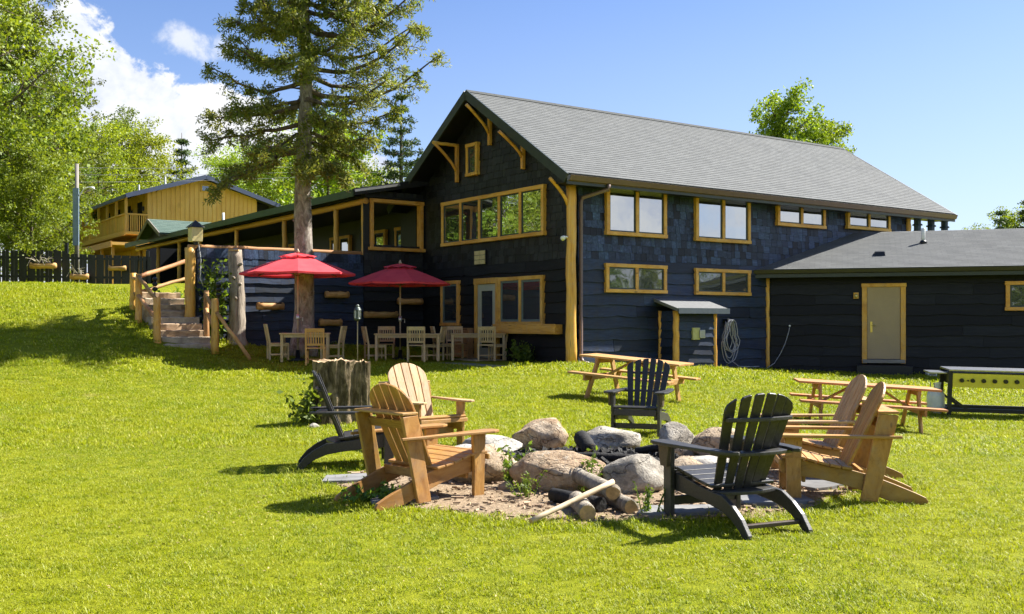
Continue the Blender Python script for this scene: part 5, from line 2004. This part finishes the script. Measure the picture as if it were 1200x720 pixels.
def stump_lobe(cx, cy, r, h, seed, name):
    rr = random.Random(seed)
    ph = rr.uniform(0, 9)
    n, m_ = 84, 22
    vs, fs = [], []
    for j in range(m_ + 1):
        f = j / m_
        for k in range(n):
            t = 2 * math.pi * k / n
            fl = .05 * math.sin(3 * t + ph) + .03 * math.sin(7 * t + 2 * ph) + .20 * mnoise.noise((math.cos(t) * 2.5 + ph, math.sin(t) * 2.5, f * .8)) + .09 * mnoise.noise((math.cos(t) * 6 + ph, math.sin(t) * 6, f * 2.4)) + .05 * mnoise.noise((math.cos(t) * 14 + ph, math.sin(t) * 14, f * 6))
            rad = r * (1 + fl) * (1.0 + .16 * (1 - f) ** 3 - .03 * f)
            top = h + .05 * mnoise.noise((math.cos(t) * 1.5, math.sin(t) * 1.5 + ph, 4)) + .035 * mnoise.noise((math.cos(t) * 7, math.sin(t) * 7 + ph, 4))
            vs.append((cx + rad * math.cos(t), cy + rad * math.sin(t), -.08 + (top + .08) * f))
    for j in range(m_):
        for k in range(n):
            k2 = (k + 1) % n
            fs.append((j * n + k, j * n + k2, (j + 1) * n + k2, (j + 1) * n + k))
    MB().add(vs, fs).build(name, BARK_STUMP, stump, True)
    top_vs = [(cx, cy, h - .03)] + [vs[m_ * n + k] for k in range(n)]
    MB().add(top_vs, [(0, 1 + k, 1 + (k + 1) % n) for k in range(n)]).build('cut_top', wood('stump_top', (.28, .19, .10), (.46, .34, .20), (.58, .46, .30), 9, .9, .1, .05, bs=.8) if seed == 3 else MATS['stump_top'], stump)


stump_lobe(-.08, 0, .32, .92, 3, 'trunk')
stump_lobe(.30, .05, .16, .90, 4, 'side_trunk')

# ------------------------------------------------------------------ leafy helpers (numpy)
def leaf_cloud(centres, radii, per, size, rs, aspect=.6, squash=.8, droop=0.0, outward=0.0):
    """quads scattered in balls round the centres"""
    C = np.repeat(np.asarray(centres, float), per, 0)
    Rr = np.repeat(np.asarray(radii, float), per)
    n = len(C)
    d = rs.normal(size=(n, 3))
    d /= np.linalg.norm(d, axis=1)[:, None]
    d0 = d.copy()
    p = C + d * (Rr * rs.random(n) ** .45)[:, None] * np.array([1, 1, squash])
    a = rs.normal(size=(n, 3))
    a[:, 2] -= droop
    a += d0 * outward
    a /= np.linalg.norm(a, axis=1)[:, None]
    b = np.cross(a, rs.normal(size=(n, 3)))
    b /= np.linalg.norm(b, axis=1)[:, None] + 1e-9
    s = size * (.6 + .8 * rs.random(n))
    L, Wd = a * s[:, None], b * (s * aspect * .5)[:, None]
    nrm = np.cross(L, Wd)
    nrm /= np.linalg.norm(nrm, axis=1)[:, None] + 1e-9
    fold = nrm * (s * .12)[:, None]
    v = np.stack([p, p + L * .45 + Wd + fold, p + L, p + L * .5 - Wd + fold], 1).reshape(-1, 3)
    q = np.arange(n * 4).reshape(-1, 4)
    return v, q


def decid(seed, H, crown_r, trunk_r, nclump, per, leaf, m, lobes=7, base=.28, shape=1.0):
    """returns (trunk mesh, crown mesh) for a broadleaf tree"""
    rr = random.Random(seed)
    rs = np.random.default_rng(seed)
    mb = MB()
    top = H * .88
    tp = [Vector((0, 0, -.3))]
    for i in range(1, 8):
        f = i / 7
        tp.append(Vector((rr.uniform(-.02, .02) * H * f, rr.uniform(-.02, .02) * H * f, top * f)))
    mb.tube(tp, [trunk_r * (1.25 if i == 0 else (1 - .85 * i / 7)) for i in range(8)], 9)
    cents, rads = [], []
    nb = lobes * 3
    for k in range(nb):
        f = base + (1 - base) * (k + rr.random() * .8) / nb
        z = H * f
        a = k * 2.4 + rr.uniform(-.5, .5)
        prof = math.sin(min(1, (f - base + .10) / (1 - base + .10)) ** .75 * math.pi) ** .6
        ln = crown_r * max(.18, prof) * rr.uniform(.65, 1.12) * shape
        z0 = max(H * base * .7, z - ln * .55)
        i0 = min(6, int(z0 / top * 7))
        st = tp[i0].lerp(tp[i0 + 1], max(0, min(1, z0 / top * 7 - i0)))
        end = Vector((math.cos(a) * ln, math.sin(a) * ln, z))
        mid = st.lerp(end, .5) + Vector((0, 0, -.06 * ln + rr.uniform(-.2, .2)))
        br = trunk_r * .38 * (1 - .7 * f)
        mb.tube([st, mid, end], [br + .02, br * .7 + .012, .012], 5, False)
        nc = max(3, int(nclump / nb))
        for j in range(nc):
            g = rr.uniform(.30, 1.06)
            c = st.lerp(end, g) if g < .5 else mid.lerp(end, (g - .5) * 2)
            sp = crown_r * .24
            c = c + Vector((rr.gauss(0, sp), rr.gauss(0, sp), rr.gauss(0, sp * .7)))
            cents.append(c)
            rads.append(crown_r * rr.uniform(.10, .20))
            if rr.random() < .3:
                mb.tube([st.lerp(end, .6), c], [.02, .007], 4, False)
    v, q = leaf_cloud([tuple(c) for c in cents], rads, per, leaf, rs, .62, .75, .25)
    return mb.mesh('trunk', BARK, True), fast_mesh('crown', v, q, m)


def conifer(seed, H, R0, m, tiers=26, per=26, leaf=.30, base=.12):
    rr = random.Random(seed)
    rs = np.random.default_rng(seed)
    mb = MB().tube([(0, 0, -.3), (0, 0, H * .5), (0, 0, H)], [H * .018, H * .011, .02], 8)
    cents, rads = [], []
    for i in range(tiers):
        f = base + (1 - base) * i / tiers
        z = H * f
        ln0 = R0 * (1 - f) ** .75 + .12
        for k in range(6):
            a = k * 1.05 + i * .5 + rr.uniform(-.3, .3)
            ln = ln0 * rr.uniform(.55, 1.15)
            end = Vector((math.cos(a) * ln, math.sin(a) * ln, z + .12 * ln + rr.uniform(-.15, .15)))
            st = Vector((0, 0, z))
            sd_ = Vector((-math.sin(a), math.cos(a), 0))
            mid = st.lerp(end, .55) + Vector((0, 0, -.10 * ln))
            mb.tube([st, mid, end], [.05 * (1 - f) + .012, .02, .008], 4, False)
            nn = max(3, int(ln / .22))
            for j in range(nn):
                g = .25 + .75 * (j + rr.random()) / nn
                c = st.lerp(mid, g / .55) if g < .55 else mid.lerp(end, (g - .55) / .45)
                c = c + sd_ * rr.uniform(-.28, .28) * ln * (1.05 - g) + Vector((0, 0, rr.uniform(-.05, .08)))
                cents.append(tuple(c))
                rads.append(.10 + .10 * ln0 / R0)
    v, q = leaf_cloud(cents, rads, per, leaf, rs, .30, .6, -.1, .6)
    return mb.mesh('trunk', BARK, True), fast_mesh('crown', v, q, m)


def plant_tree(meshes, name, label, x, y, s, rz, group, sz=None, z=None):
    o = thing(name, label, 'tree', (x, y, (gz(x, y) if z is None else z) - .05), rz, group)
    o.scale = (s, s, sz or s)
    link('trunk', meshes[0], o)
    link('crown', meshes[1], o)
    return o


# ------------------------------------------------------------------ the tall pine
pr = random.Random(207)
prs = np.random.default_rng(207)
ptx, pty = -5.58, 27.3
pine = thing('pine_tree', 'tall old pine with grey trunk and ragged drooping boughs before the terrace wall', 'tree', (ptx, pty, gz(ptx, pty)))
mb = MB()
PH = 15.5
tpts, trs = [], []
for i in range(32):
    f = i / 31
    z = -.2 + PH * f
    tpts.append(Vector((.03 * math.sin(z * 1.1) + .12 * f, .02 * math.cos(z * .9), z)))
    flare = .14 * max(0, 1 - z / .8) if z > 0 else .14
    trs.append((.285 - .26 * f ** 1.1) + flare + pr.uniform(-.010, .010))
mb.tube(tpts, trs, 18, True, 1, .06, pr)
for k in range(16):
    z = pr.uniform(1.2, 5.6)
    a = pr.uniform(0, 6.28)
    rr_ = .285 - .26 * (z / PH) ** 1.1
    mb.tube([(math.cos(a) * rr_ * .8, math.sin(a) * rr_ * .8, z), (math.cos(a) * (rr_ + .05), math.sin(a) * (rr_ + .05), z + .02)], [.045, .02], 6)
mb.build('trunk', BARK_PINE, pine, True)
cents, rads = [], []
limb = MB()
TIP = []
BR = []
# (height on the trunk, direction in degrees from +X, length, rise of the tip)
XB = [(pr.uniform(6.6, 12.5), pr.gauss(0, 75) if pr.random() < .75 else pr.uniform(110, 260), pr.uniform(.9, 2.3), pr.uniform(-.5, .5)) for _ in range(16)]
for z, a, ln, rise in tuple(XB) + ((5.3, -25, 1.3, -.6), (5.5, 200, 2.2, -1.15), (5.6, 165, 1.9, -.55), (5.2, -70, 1.2, -.5), (5.8, 20, 1.5, -.5), (5.9, 250, 1.9, -.8), (6.0, -10, 1.9, -.3), (6.2, 190, 2.35, -.55), (6.1, 90, 2.0, -.5),
                       (6.3, -50, 1.7, -.3), (6.5, 10, 2.4, .15), (6.7, 175, 2.5, -.25), (6.8, 225, 2.0, -.5), (6.9, -30, 2.7, .1), (7.0, 120, 2.0, -.2), (7.2, 5, 3.4, .75), (7.3, 182, 2.3, .35), (7.4, -80, 1.9, 0),
                       (7.6, 35, 2.8, .5), (7.8, -15, 3.1, .7), (7.9, 205, 1.8, .2), (8.1, 160, 1.9, .5), (8.2, -45, 2.5, .4), (8.3, 15, 2.9, .7), (8.5, 270, 1.8, .2), (8.7, 190, 1.5, .6), (8.8, -5, 3.0, .8), (9.0, 50, 2.6, .6),
                       (9.2, -30, 2.8, .8), (9.3, 150, 1.5, .5), (9.5, 10, 3.1, .7), (9.7, 215, 1.6, .5), (9.8, -60, 2.3, .6), (10.0, 25, 2.8, .7), (10.2, 180, 1.5, .7), (10.4, -15, 2.8, .8), (10.7, 100, 2.0, .6), (10.9, 240, 1.6, .6),
                       (11.1, 0, 2.6, .8), (11.4, 170, 1.7, .8), (11.7, -40, 2.2, .8), (12.0, 45, 2.1, .8), (12.3, 200, 1.6, .8), (12.7, -10, 2.0, .8), (13.1, 120, 1.6, .7), (13.5, 260, 1.4, .7), (13.9, 20, 1.4, .7), (14.4, 150, 1.1, .6), (14.9, 300, .8, .5)):
    a = R(a)
    st = Vector((.0, 0, z))
    dv = Vector((math.cos(a), math.sin(a), 0))
    sdv = Vector((-dv.y, dv.x, 0))
    prev = st
    path = [st]
    n = 7
    for i in range(1, n + 1):
        f = i / n
        sag = -.28 * ln * math.sin(f * math.pi) * (.5 if rise > 0 else .25)
        path.append(st + dv * ln * f + Vector((pr.uniform(-.07, .07), pr.uniform(-.07, .07), rise * f * f * 1.0 + sag + pr.uniform(-.05, .05))))
    limb.tube(path, [.055 * (1 - .85 * i / n) * (.6 + ln / 5) + .008 for i in range(n + 1)], 6, False)
    for i in range(2, n + 1):
        p = path[i]
        for s in (-1, 1):
            for q in range(2):
                if pr.random() < .16:
                    continue
                tl = ln * .36 * (1.15 - .6 * i / n) * pr.uniform(.4, 1.3)
                tip = p + dv * tl * pr.uniform(.35, .9) + sdv * s * tl * pr.uniform(.3, 1) + Vector((0, 0, pr.uniform(-.42, .20)))
                limb.tube([p, p.lerp(tip, .5) + Vector((0, 0, .03)), tip], [.016, .010, .005], 4, False)
                nn = 3
                for j in range(nn):
                    cents.append(tuple(p.lerp(tip, .35 + .65 * (j + pr.random() * .6) / nn)))
                    rads.append(pr.uniform(.08, .18))
    cents.append(tuple(path[-1]))
    rads.append(.2)
for k in range(26):
    z = pr.uniform(4.6, 9)
    a = pr.uniform(0, 6.28)
    ln = pr.uniform(.5, 1.5)
    e = Vector((math.cos(a) * ln, math.sin(a) * ln, z - pr.uniform(-.1, .5)))
    limb.tube([(0, 0, z), Vector((0, 0, z)).lerp(e, .5) + Vector((0, 0, .05)), e], [.018, .010, .004], 4, False)
# green epicormic tufts close to the trunk
for k in range(70):
    z = pr.uniform(5.3, 11)
    a = pr.uniform(0, 6.28)
    q = pr.uniform(.25, .7)
    cents.append((math.cos(a) * q, math.sin(a) * q, z))
    rads.append(.17)
limb.build('limbs', BARK, pine, True)
v, q = leaf_cloud(cents, rads, 22, .105, prs, .32, .75, .1, .7)
link('crown', fast_mesh('crown', v, q, NEEDLE), pine)

# ------------------------------------------------------------------ woods
D1 = decid(301, 13, 4.0, .22, 420, 60, .165, LEAF_BRIGHT)
D2 = decid(302, 15, 3.6, .24, 420, 56, .165, LEAF_MID, 8, .22)
D3 = decid(303, 10, 3.8, .20, 400, 60, .17, LEAF_BRIGHT, 7, .12)
D4 = decid(304, 16, 2.9, .24, 380, 48, .15, LEAF_OLIVE, 8, .18)
def recolour(t, m):
    c = t[1].copy()
    c.materials[0] = m
    return (t[0], c)


D5, D6 = recolour(D1, LEAF_YELLOW), recolour(D3, LEAF_YELLOW)
D7 = decid(305, 14, 2.7, .22, 420, 70, .165, LEAF_BRIGHT, 8, .34)
C1 = conifer(311, 15, 3.6, NEEDLE_FAR, 17, 16, .26)
C2 = conifer(312, 13, 3.0, NEEDLE_FAR, 15, 16, .26)
TG = 'trees behind the fence and guest building'
TREES = [
    # mesh, x, y, scale, turn, label
    (D3, 'maple_tree', ax(36, 43.0), 43.0, .58, 0.3, 'low bright leafy tree hanging over the black fence'),
    (D3, 'maple_tree', ax(-40, 44.0), 44.0, .66, 2.3, 'low bright leafy tree cut by the picture edge above the fence'),
    (D1, 'maple_tree', ax(-30, 46), 46, 1.22, 1.1, 'tallest bright tree at the upper picture corner over the fence'),
    (D4, 'birch_tree', ax(30, 50), 50, .90, 0.5, 'tall olive tree rising behind the low bright tree'),
    (D4, 'birch_tree', ax(78, 70), 70, .95, 3.9, 'slender olive tree leaning out towards the cloud'),
    (D2, 'maple_tree', ax(-5, 60), 60, 1.15, 3.0, 'dark green tree filling the gap behind the olive trees'),
    (D2, 'maple_tree', ax(45, 66), 66, .9, 4.6, 'mid green tree just to the fence side of the utility pole'),
    (D5, 'maple_tree', ax(118, 82), 82, 1.05, .9, 'yellow green tree directly behind the utility pole'),
    (D5, 'maple_tree', ax(165, 88), 88, 1.12, 5.2, 'yellow green rounded tree over the guest building balcony'),
    (D2, 'maple_tree', ax(140, 98), 98, 1.2, 2.1, 'darker tree top behind the yellow green trees'),
    (C2, 'pine_tree', ax(213, 92), 92, 1.17, 1.2, 'small dark pine poking up behind the guest building roof'),
    (D5, 'maple_tree', ax(262, 84), 84, .92, 3.3, 'bright tree just behind the guest building ridge'),
    (D5, 'maple_tree', ax(300, 76), 76, .88, 4.0, 'bright tree showing between guest building and tall pine'),
    (D5, 'maple_tree', ax(338, 72), 72, .84, 2.6, 'bright tree directly behind the tall pine trunk'),
    (D6, 'maple_tree', ax(385, 66), 66, 1.1, 0.2, 'low bright tree over the porch roof beside the pine'),
    (C1, 'pine_tree', ax(402, 84), 84, 1.1, 0.8, 'dark pointed pine behind the porch roof'),
    (C1, 'pine_tree', ax(470, 66), 66, .92, 2.8, 'broad blue green pine beside the lodge gable'),
    (D5, 'maple_tree', ax(437, 78), 78, .80, 1.9, 'bright tree between the two pines behind the porch'),
]
for me_, nm, x, y, s, t, lab in TREES:
    plant_tree(me_, nm, lab, x, y, s, t, TG)
plant_tree(D7, 'maple_tree', 'leafy green tree top rising behind the lodge roof ridge', ax(920, 58), 58, 1.05, 1.4, None, z=-.3)
plant_tree(D7, 'maple_tree', 'smaller leafy tree crown joining the one behind the lodge ridge', ax(962, 60), 60, .98, 4.4, None, z=-.3)
RG = 'trees far beyond the wing roof'
for me_, x, y, s, t, lab in ((C2, ax(1172, 95), 95, .95, 0, 'thin dark pine at the far end of the wing roof line'), (C2, ax(1203, 92), 92, 1.0, 2, 'dark pine at the picture edge above the wing'),
                             (D3, ax(1190, 100), 100, 1.2, 1, 'yellow green tree between the two dark pines above the wing'), (D3, ax(1143, 110), 110, 1.12, 3, 'low green tree top just showing over the wing ridge')):
    plant_tree(me_, 'pine_tree' if me_ is C2 else 'maple_tree', lab, x, y, s, t, RG, z=0)
OFF_LEFT = [(D1, -21.5, 33.5, .80, 0), (D2, -27, 36, .9, 1), (D1, -31, 41, 1.0, 2), (D3, -33, 34, 1.1, 3), (D1, -38, 30, 1.1, 4), (D1, -42, 38, 1.15, 5), (D3, -44, 45, 1.1, 6), (D2, -50, 34, 1.2, 1.5), (D1, -36, 47, 1.1, 3.5), (D3, -28, 43, .9, .4)]
OFF_FAR = [(D2, 70, 2, .60, 0), (D1, 72, 9, .62, 1), (D2, 74, 16, .6, 2), (D1, 76, 23, .64, 3), (D2, 80, 30, .62, 4), (D1, 68, -5, .62, 5), (D1, 79, 5, .7, 2.5), (D2, 82, 18, .68, 3.5), (D1, 66, -12, .62, 1.2), (D3, 69, 6, .6, 2), (D3, 72, 13, .6, 4), (D3, 75, 20, .6, 1)]
OFF_BACK = [((D1, D2, D3, D4)[k % 4], -34 + k * 5.2, -30 - 3 * math.sin(k * 2.1), .85 + .1 * math.sin(k), k) for k in range(12)]
# ------------------------------------------------------------------ small plants
vr = np.random.default_rng(401)


def weed_clump(name, label, x, y, n, h, spread, seed, leaf=.07, m=None, cat='plant', z=None):
    rr = random.Random(seed)
    rs = np.random.default_rng(seed)
    o = thing(name, label, cat, (x, y, gz(x, y) if z is None else z))
    st = MB()
    cents, rads = [], []
    for k in range(n):
        a = rr.uniform(0, 6.28)
        q = rr.uniform(0, spread)
        p = Vector((math.cos(a) * q * .4, math.sin(a) * q * .4, 0))
        e = Vector((math.cos(a) * q, math.sin(a) * q, h * rr.uniform(.5, 1.1)))
        st.tube([p, p.lerp(e, .5) + Vector((0, 0, .03)), e], [.005, .004, .002], 4, False)
        for j in range(5):
            cents.append(tuple(p.lerp(e, .25 + .75 * j / 4)))
            rads.append(leaf * .6)
    st.build('stems', WEED, o)
    v, q = leaf_cloud(cents, rads, 4, leaf, rs, .5, 1, 0, .3)
    link('leaves', fast_mesh('leaves', v, q, m or WEED), o)
    return o


weed_clump('weed_clump', 'tall leafy weeds growing at the foot of the stump', -2.98, 14.85, 14, .62, .32, 1, .10)
weed_clump('weed_clump', 'leafy weed growing between the tan boulder and the rusty boulder', .02, 9.28, 9, .40, .16, 2, .055)
weed_clump('weed_clump', 'small green sprig growing over the rusty boulder', .66, 8.90, 6, .36, .14, 3, .05)
weed_clump('weed_clump', 'thin weeds at the foot of the near dark chair front leg', 1.05, 7.95, 10, .26, .22, 4, .03)
weed_clump('weed_clump', 'low weeds under the rear legs of the nearest cedar chair', -1.2, 8.55, 14, .14, .35, 5, .05)
weed_clump('weed_clump', 'short weeds on the dirt before the rusty boulder', .12, 8.75, 10, .22, .25, 6, .03)
weed_clump('wall_weeds', 'tall grassy weeds at the wall foot below the window box', *loc2w(-.35, 1.6), 22, .5, .6, 7, .10, z=.44)
weed_clump('climbing_vine', 'leafy green vine climbing the terrace wall behind the corner log', Bw.x + .55, Bw.y - .05, 60, 2.0, .42, 8, .13, LEAF_MID, z=.95)
weed_clump('bank_weeds', 'ragged weeds along the top steps beside the corner log', -9.55, 29.2, 26, .5, .5, 9, .11)

# ------------------------------------------------------------------ grass
def tuft(name, seed, nb, rad, h, wd, lean):
    rs = np.random.default_rng(seed)
    a = rs.uniform(0, 2 * np.pi, nb)
    q = rad * np.sqrt(rs.random(nb))
    base = np.stack([q * np.cos(a), q * np.sin(a), np.full(nb, -.01)], 1)
    d = rs.normal(size=(nb, 2))
    d /= np.linalg.norm(d, axis=1)[:, None]
    hh = h * (.45 + .75 * rs.random(nb))
    ln = lean * (.2 + rs.random(nb))
    side = np.stack([-d[:, 1], d[:, 0], np.zeros(nb)], 1)
    dd = np.stack([d[:, 0], d[:, 1], np.zeros(nb)], 1)
    up = np.array([0, 0, 1.0])
    w2 = (wd * (.6 + .8 * rs.random(nb)) / 2)[:, None]
    p0, p1 = base - side * w2, base + side * w2
    mid = base + up * (hh * .6)[:, None] + dd * (hh * ln * .45)[:, None]
    p2, p3 = mid - side * w2 * .8, mid + side * w2 * .8
    tip = base + up * (hh * (1 - .12 * ln))[:, None] + dd * (hh * ln * 1.25)[:, None]
    v = np.stack([p0, p1, p3, p2, tip], 1).reshape(-1, 3)
    i = np.arange(nb)[:, None] * 5
    tris = np.concatenate([i + np.array([[0, 1, 2]]), i + np.array([[0, 2, 3]]), i + np.array([[3, 2, 4]])], 0)
    return bpy.data.objects.new(name, fast_mesh(name, v, tris, GRASSM, tri=True))


def scatter(name, label, tufts, pts, scl, seed):
    rs = np.random.default_rng(seed)
    col = bpy.data.collections.new(name + '_tufts')
    for t in tufts:
        col.objects.link(t)
    me = bpy.data.meshes.new(name)
    me.vertices.add(len(pts))
    me.vertices.foreach_set('co', pts.astype(np.float32).ravel())
    at = me.attributes.new('scl', 'FLOAT', 'POINT')
    at.data.foreach_set('value', scl.astype(np.float32))
    at = me.attributes.new('rot', 'FLOAT_VECTOR', 'POINT')
    rv = np.stack([rs.normal(0, .10, len(pts)), rs.normal(0, .10, len(pts)), rs.uniform(0, 6.28, len(pts))], 1)
    at.data.foreach_set('vector', rv.astype(np.float32).ravel())
    me.update()
    o = link(name, me)
    tag(o, label, 'grass', kind='stuff')
    ng = bpy.data.node_groups.new(name + '_nodes', 'GeometryNodeTree')
    ng.interface.new_socket('Geometry', in_out='INPUT', socket_type='NodeSocketGeometry')
    ng.interface.new_socket('Geometry', in_out='OUTPUT', socket_type='NodeSocketGeometry')
    N = ng.nodes
    gi, go = N.new('NodeGroupInput'), N.new('NodeGroupOutput')
    ci = N.new('GeometryNodeCollectionInfo')
    ci.inputs['Collection'].default_value = col
    ci.inputs['Separate Children'].default_value = True
    ci.inputs['Reset Children'].default_value = True
    ip = N.new('GeometryNodeInstanceOnPoints')
    ip.inputs['Pick Instance'].default_value = True
    ri = N.new('FunctionNodeRandomValue')
    ri.data_type = 'INT'
    ri.inputs['Min'].default_value if False else None
    for s_ in ri.inputs:
        if s_.name == 'Max' and s_.type == 'INT':
            s_.default_value = len(tufts) - 1
        if s_.name == 'Min' and s_.type == 'INT':
            s_.default_value = 0
    a1 = N.new('GeometryNodeInputNamedAttribute')
    a1.data_type = 'FLOAT'
    a1.inputs['Name'].default_value = 'scl'
    a2 = N.new('GeometryNodeInputNamedAttribute')
    a2.data_type = 'FLOAT_VECTOR'
    a2.inputs['Name'].default_value = 'rot'
    K = ng.links.new
    K(gi.outputs[0], ip.inputs['Points'])
    K(ci.outputs[0], ip.inputs['Instance'])
    K([s_ for s_ in ri.outputs if s_.type == 'INT'][0], ip.inputs['Instance Index'])
    K(a1.outputs[0], ip.inputs['Scale'])
    K(a2.outputs[0], ip.inputs['Rotation'])
    K(ip.outputs[0], go.inputs[0])
    md = o.modifiers.new('grass', 'NODES')
    md.node_group = ng
    return o


grs = np.random.default_rng(55)
near_t = [tuft('grass_tuft', 500 + k, 70, .080, .026, .0036, .95) for k in range(6)]
mid_t = [tuft('grass_tuft', 520 + k, 64, .15, .040, .0072, .95) for k in range(6)]
far_t = [tuft('grass_tuft', 540 + k, 64, .31, .058, .0145, .95) for k in range(5)]

CA, SA = math.cos(ANG), math.sin(ANG)


def keep_mask(x, y):
    k = np.ones(len(x), bool)
    for i in range(len(x)):
        xi, yi = x[i], y[i]
        if 7 < yi < 12.9 and -2.6 < xi < 4.2:
            if in_dirt(xi, yi) < .97 + .10 * mnoise.noise((xi * 3, yi * 3, 0)):
                k[i] = False
                continue
        dx, dy = xi - LX, yi - LY
        lx, ly = dx * CA + dy * SA, -dx * SA + dy * CA
        if lx > -.02 and ly > -.02:
            k[i] = False
        elif -2.3 < lx < 0 and .1 < ly < 5.2:
            k[i] = False
        elif lx > -2.08 and ly > 7.3:
            k[i] = False
        else:
            tx, ty = xi - Bw.x, yi - Bw.y
            u, n = tx * cw + ty * sw_, tx * sw_ - ty * cw
            if -.2 < u < 6 and n < 0:
                k[i] = False
            wx_, wy_ = xi - wpx, yi - wpy
            wu, wn = wx_ * math.cos(WA) + wy_ * math.sin(WA), -wx_ * math.sin(WA) + wy_ * math.cos(WA)
            if wu > -.1 and wn > -.02:
                k[i] = False
            sxx, syy = xi - bx, yi - by
            su, sv = sxx * math.cos(st_rz) + syy * math.sin(st_rz), -sxx * math.sin(st_rz) + syy * math.cos(st_rz)
            if abs(su) < .60 and -.02 < sv < 3.0:
                k[i] = False
    return k


def field(y0, y1, dens, sc0, sc1, seed, margin=.9):
    rs = np.random.default_rng(seed)
    A = .5 * 1.06 * (y1 * y1 - y0 * y0) + 2 * margin * (y1 - y0)
    n = int(A * dens)
    y = y0 + (y1 - y0) * rs.random(n * 2)
    x = (rs.random(n * 2) * 2 - 1) * (.53 * y1 + margin)
    ok = np.abs(x) < .53 * y + margin
    x, y = x[ok], y[ok]
    m = keep_mask(x, y)
    x, y = x[m], y[m]
    z = terr(x, y)
    return np.stack([x, y, z], 1), rs.uniform(sc0, sc1, len(x))


P, S = field(4.0, 12.5, 140, .70, 1.25, 1, 2.2)
# longer unmown fringe round the dirt and the chair feet
fr = []
for k in range(900):
    a = grs.uniform(0, 6.28)
    q = grs.normal(1.04, .06)
    fr.append((.78 + 2.62 * q * math.cos(a), 9.85 + 2.24 * q * math.sin(a)))
fr = np.array(fr)
fp = np.stack([fr[:, 0], fr[:, 1], terr(fr[:, 0], fr[:, 1])], 1)
P = np.concatenate([P, fp])
S = np.concatenate([S, grs.uniform(1.2, 2.3, len(fp))])
scatter('pit_grass', 'short sunlit mown grass of the lawn round the fire pit', near_t, P, S, 2)
P, S = field(12.3, 23, 46, .8, 1.3, 3, 3.0)
scatter('lawn_grass', 'mown grass of the lawn between the fire pit and the lodge', mid_t, P, S, 4)
P, S = field(22.5, 41.5, 13, .75, 1.25, 5)
scatter('bank_grass', 'mown grass on the bank and along the lodge walls', far_t, P, S, 6)

# dry clippings and leaf bits lying in the lawn
mb = MB()
lr = random.Random(77)
cnt = 0
while cnt < 2000:
    y = lr.uniform(4.2, 17)
    x = lr.uniform(-.55, .55) * y + lr.uniform(-1, 1)
    if mnoise.noise((x * .7, y * .7, 3)) + .55 * mnoise.noise((x * 2.3, y * 2.3, 8)) < lr.uniform(-.1, .75) or (7 < y < 12.6 and in_dirt(x, y) < 1):
        continue
    cnt += 1
    q = lr.uniform(.005, .015)
    M = Matrix.Translation((x, y, gz(x, y) + lr.uniform(.006, .02))) @ Matrix.Rotation(lr.uniform(0, 6.3), 4, 'Z') @ Matrix.Rotation(lr.uniform(-.7, .7), 4, 'X')
    mb.add([M @ Vector(p) for p in ((-q, 0, 0), (0, -q * .4, .002), (q, 0, .003), (0, q * .45, .004))], [(0, 1, 2, 3)])
o = mb.build('dry_leaf_litter', LITTER, None)
tag(o, 'dry tan leaf bits and clippings scattered through the lawn', 'leaf litter', kind='stuff')

# ------------------------------------------------------------------ woods beyond the picture edges: they shade the bank and stand in the window reflections
def one_tree(meshes):
    bm = bmesh.new()
    bm.from_mesh(meshes[0])
    nf = len(bm.faces)
    bm.from_mesh(meshes[1])
    bm.faces.ensure_lookup_table()
    for f in bm.faces[nf:]:
        f.material_index = 1
    me = bpy.data.meshes.new('wood_tree')
    bm.to_mesh(me)
    bm.free()
    me.materials.append(meshes[0].materials[0])
    me.materials.append(meshes[1].materials[0])
    return bpy.data.objects.new('wood_tree', me)


for nm, lab, lst, zz in (('bank_treeline', 'leafy woods past the picture edge beside the grassy bank', OFF_LEFT, None),
                         ('field_treeline', 'far leafy woods across the field mirrored in the lodge windows', OFF_FAR, -.8),
                         ('lawn_edge_treeline', 'leafy woods along the lawn edge opposite the lodge', OFF_BACK, None)):
    pts = np.array([(x, y, (gz(x, y) if zz is None else zz) - .05) for _, x, y, _, _ in lst])
    sc_ = np.array([s_ for _, _, _, s_, _ in lst])
    kinds = []
    for m_, *_r in lst:
        if m_ not in kinds:
            kinds.append(m_)
    o = scatter(nm, lab, [one_tree(m_) for m_ in kinds], pts, sc_, 9)
    o['category'] = 'woods'
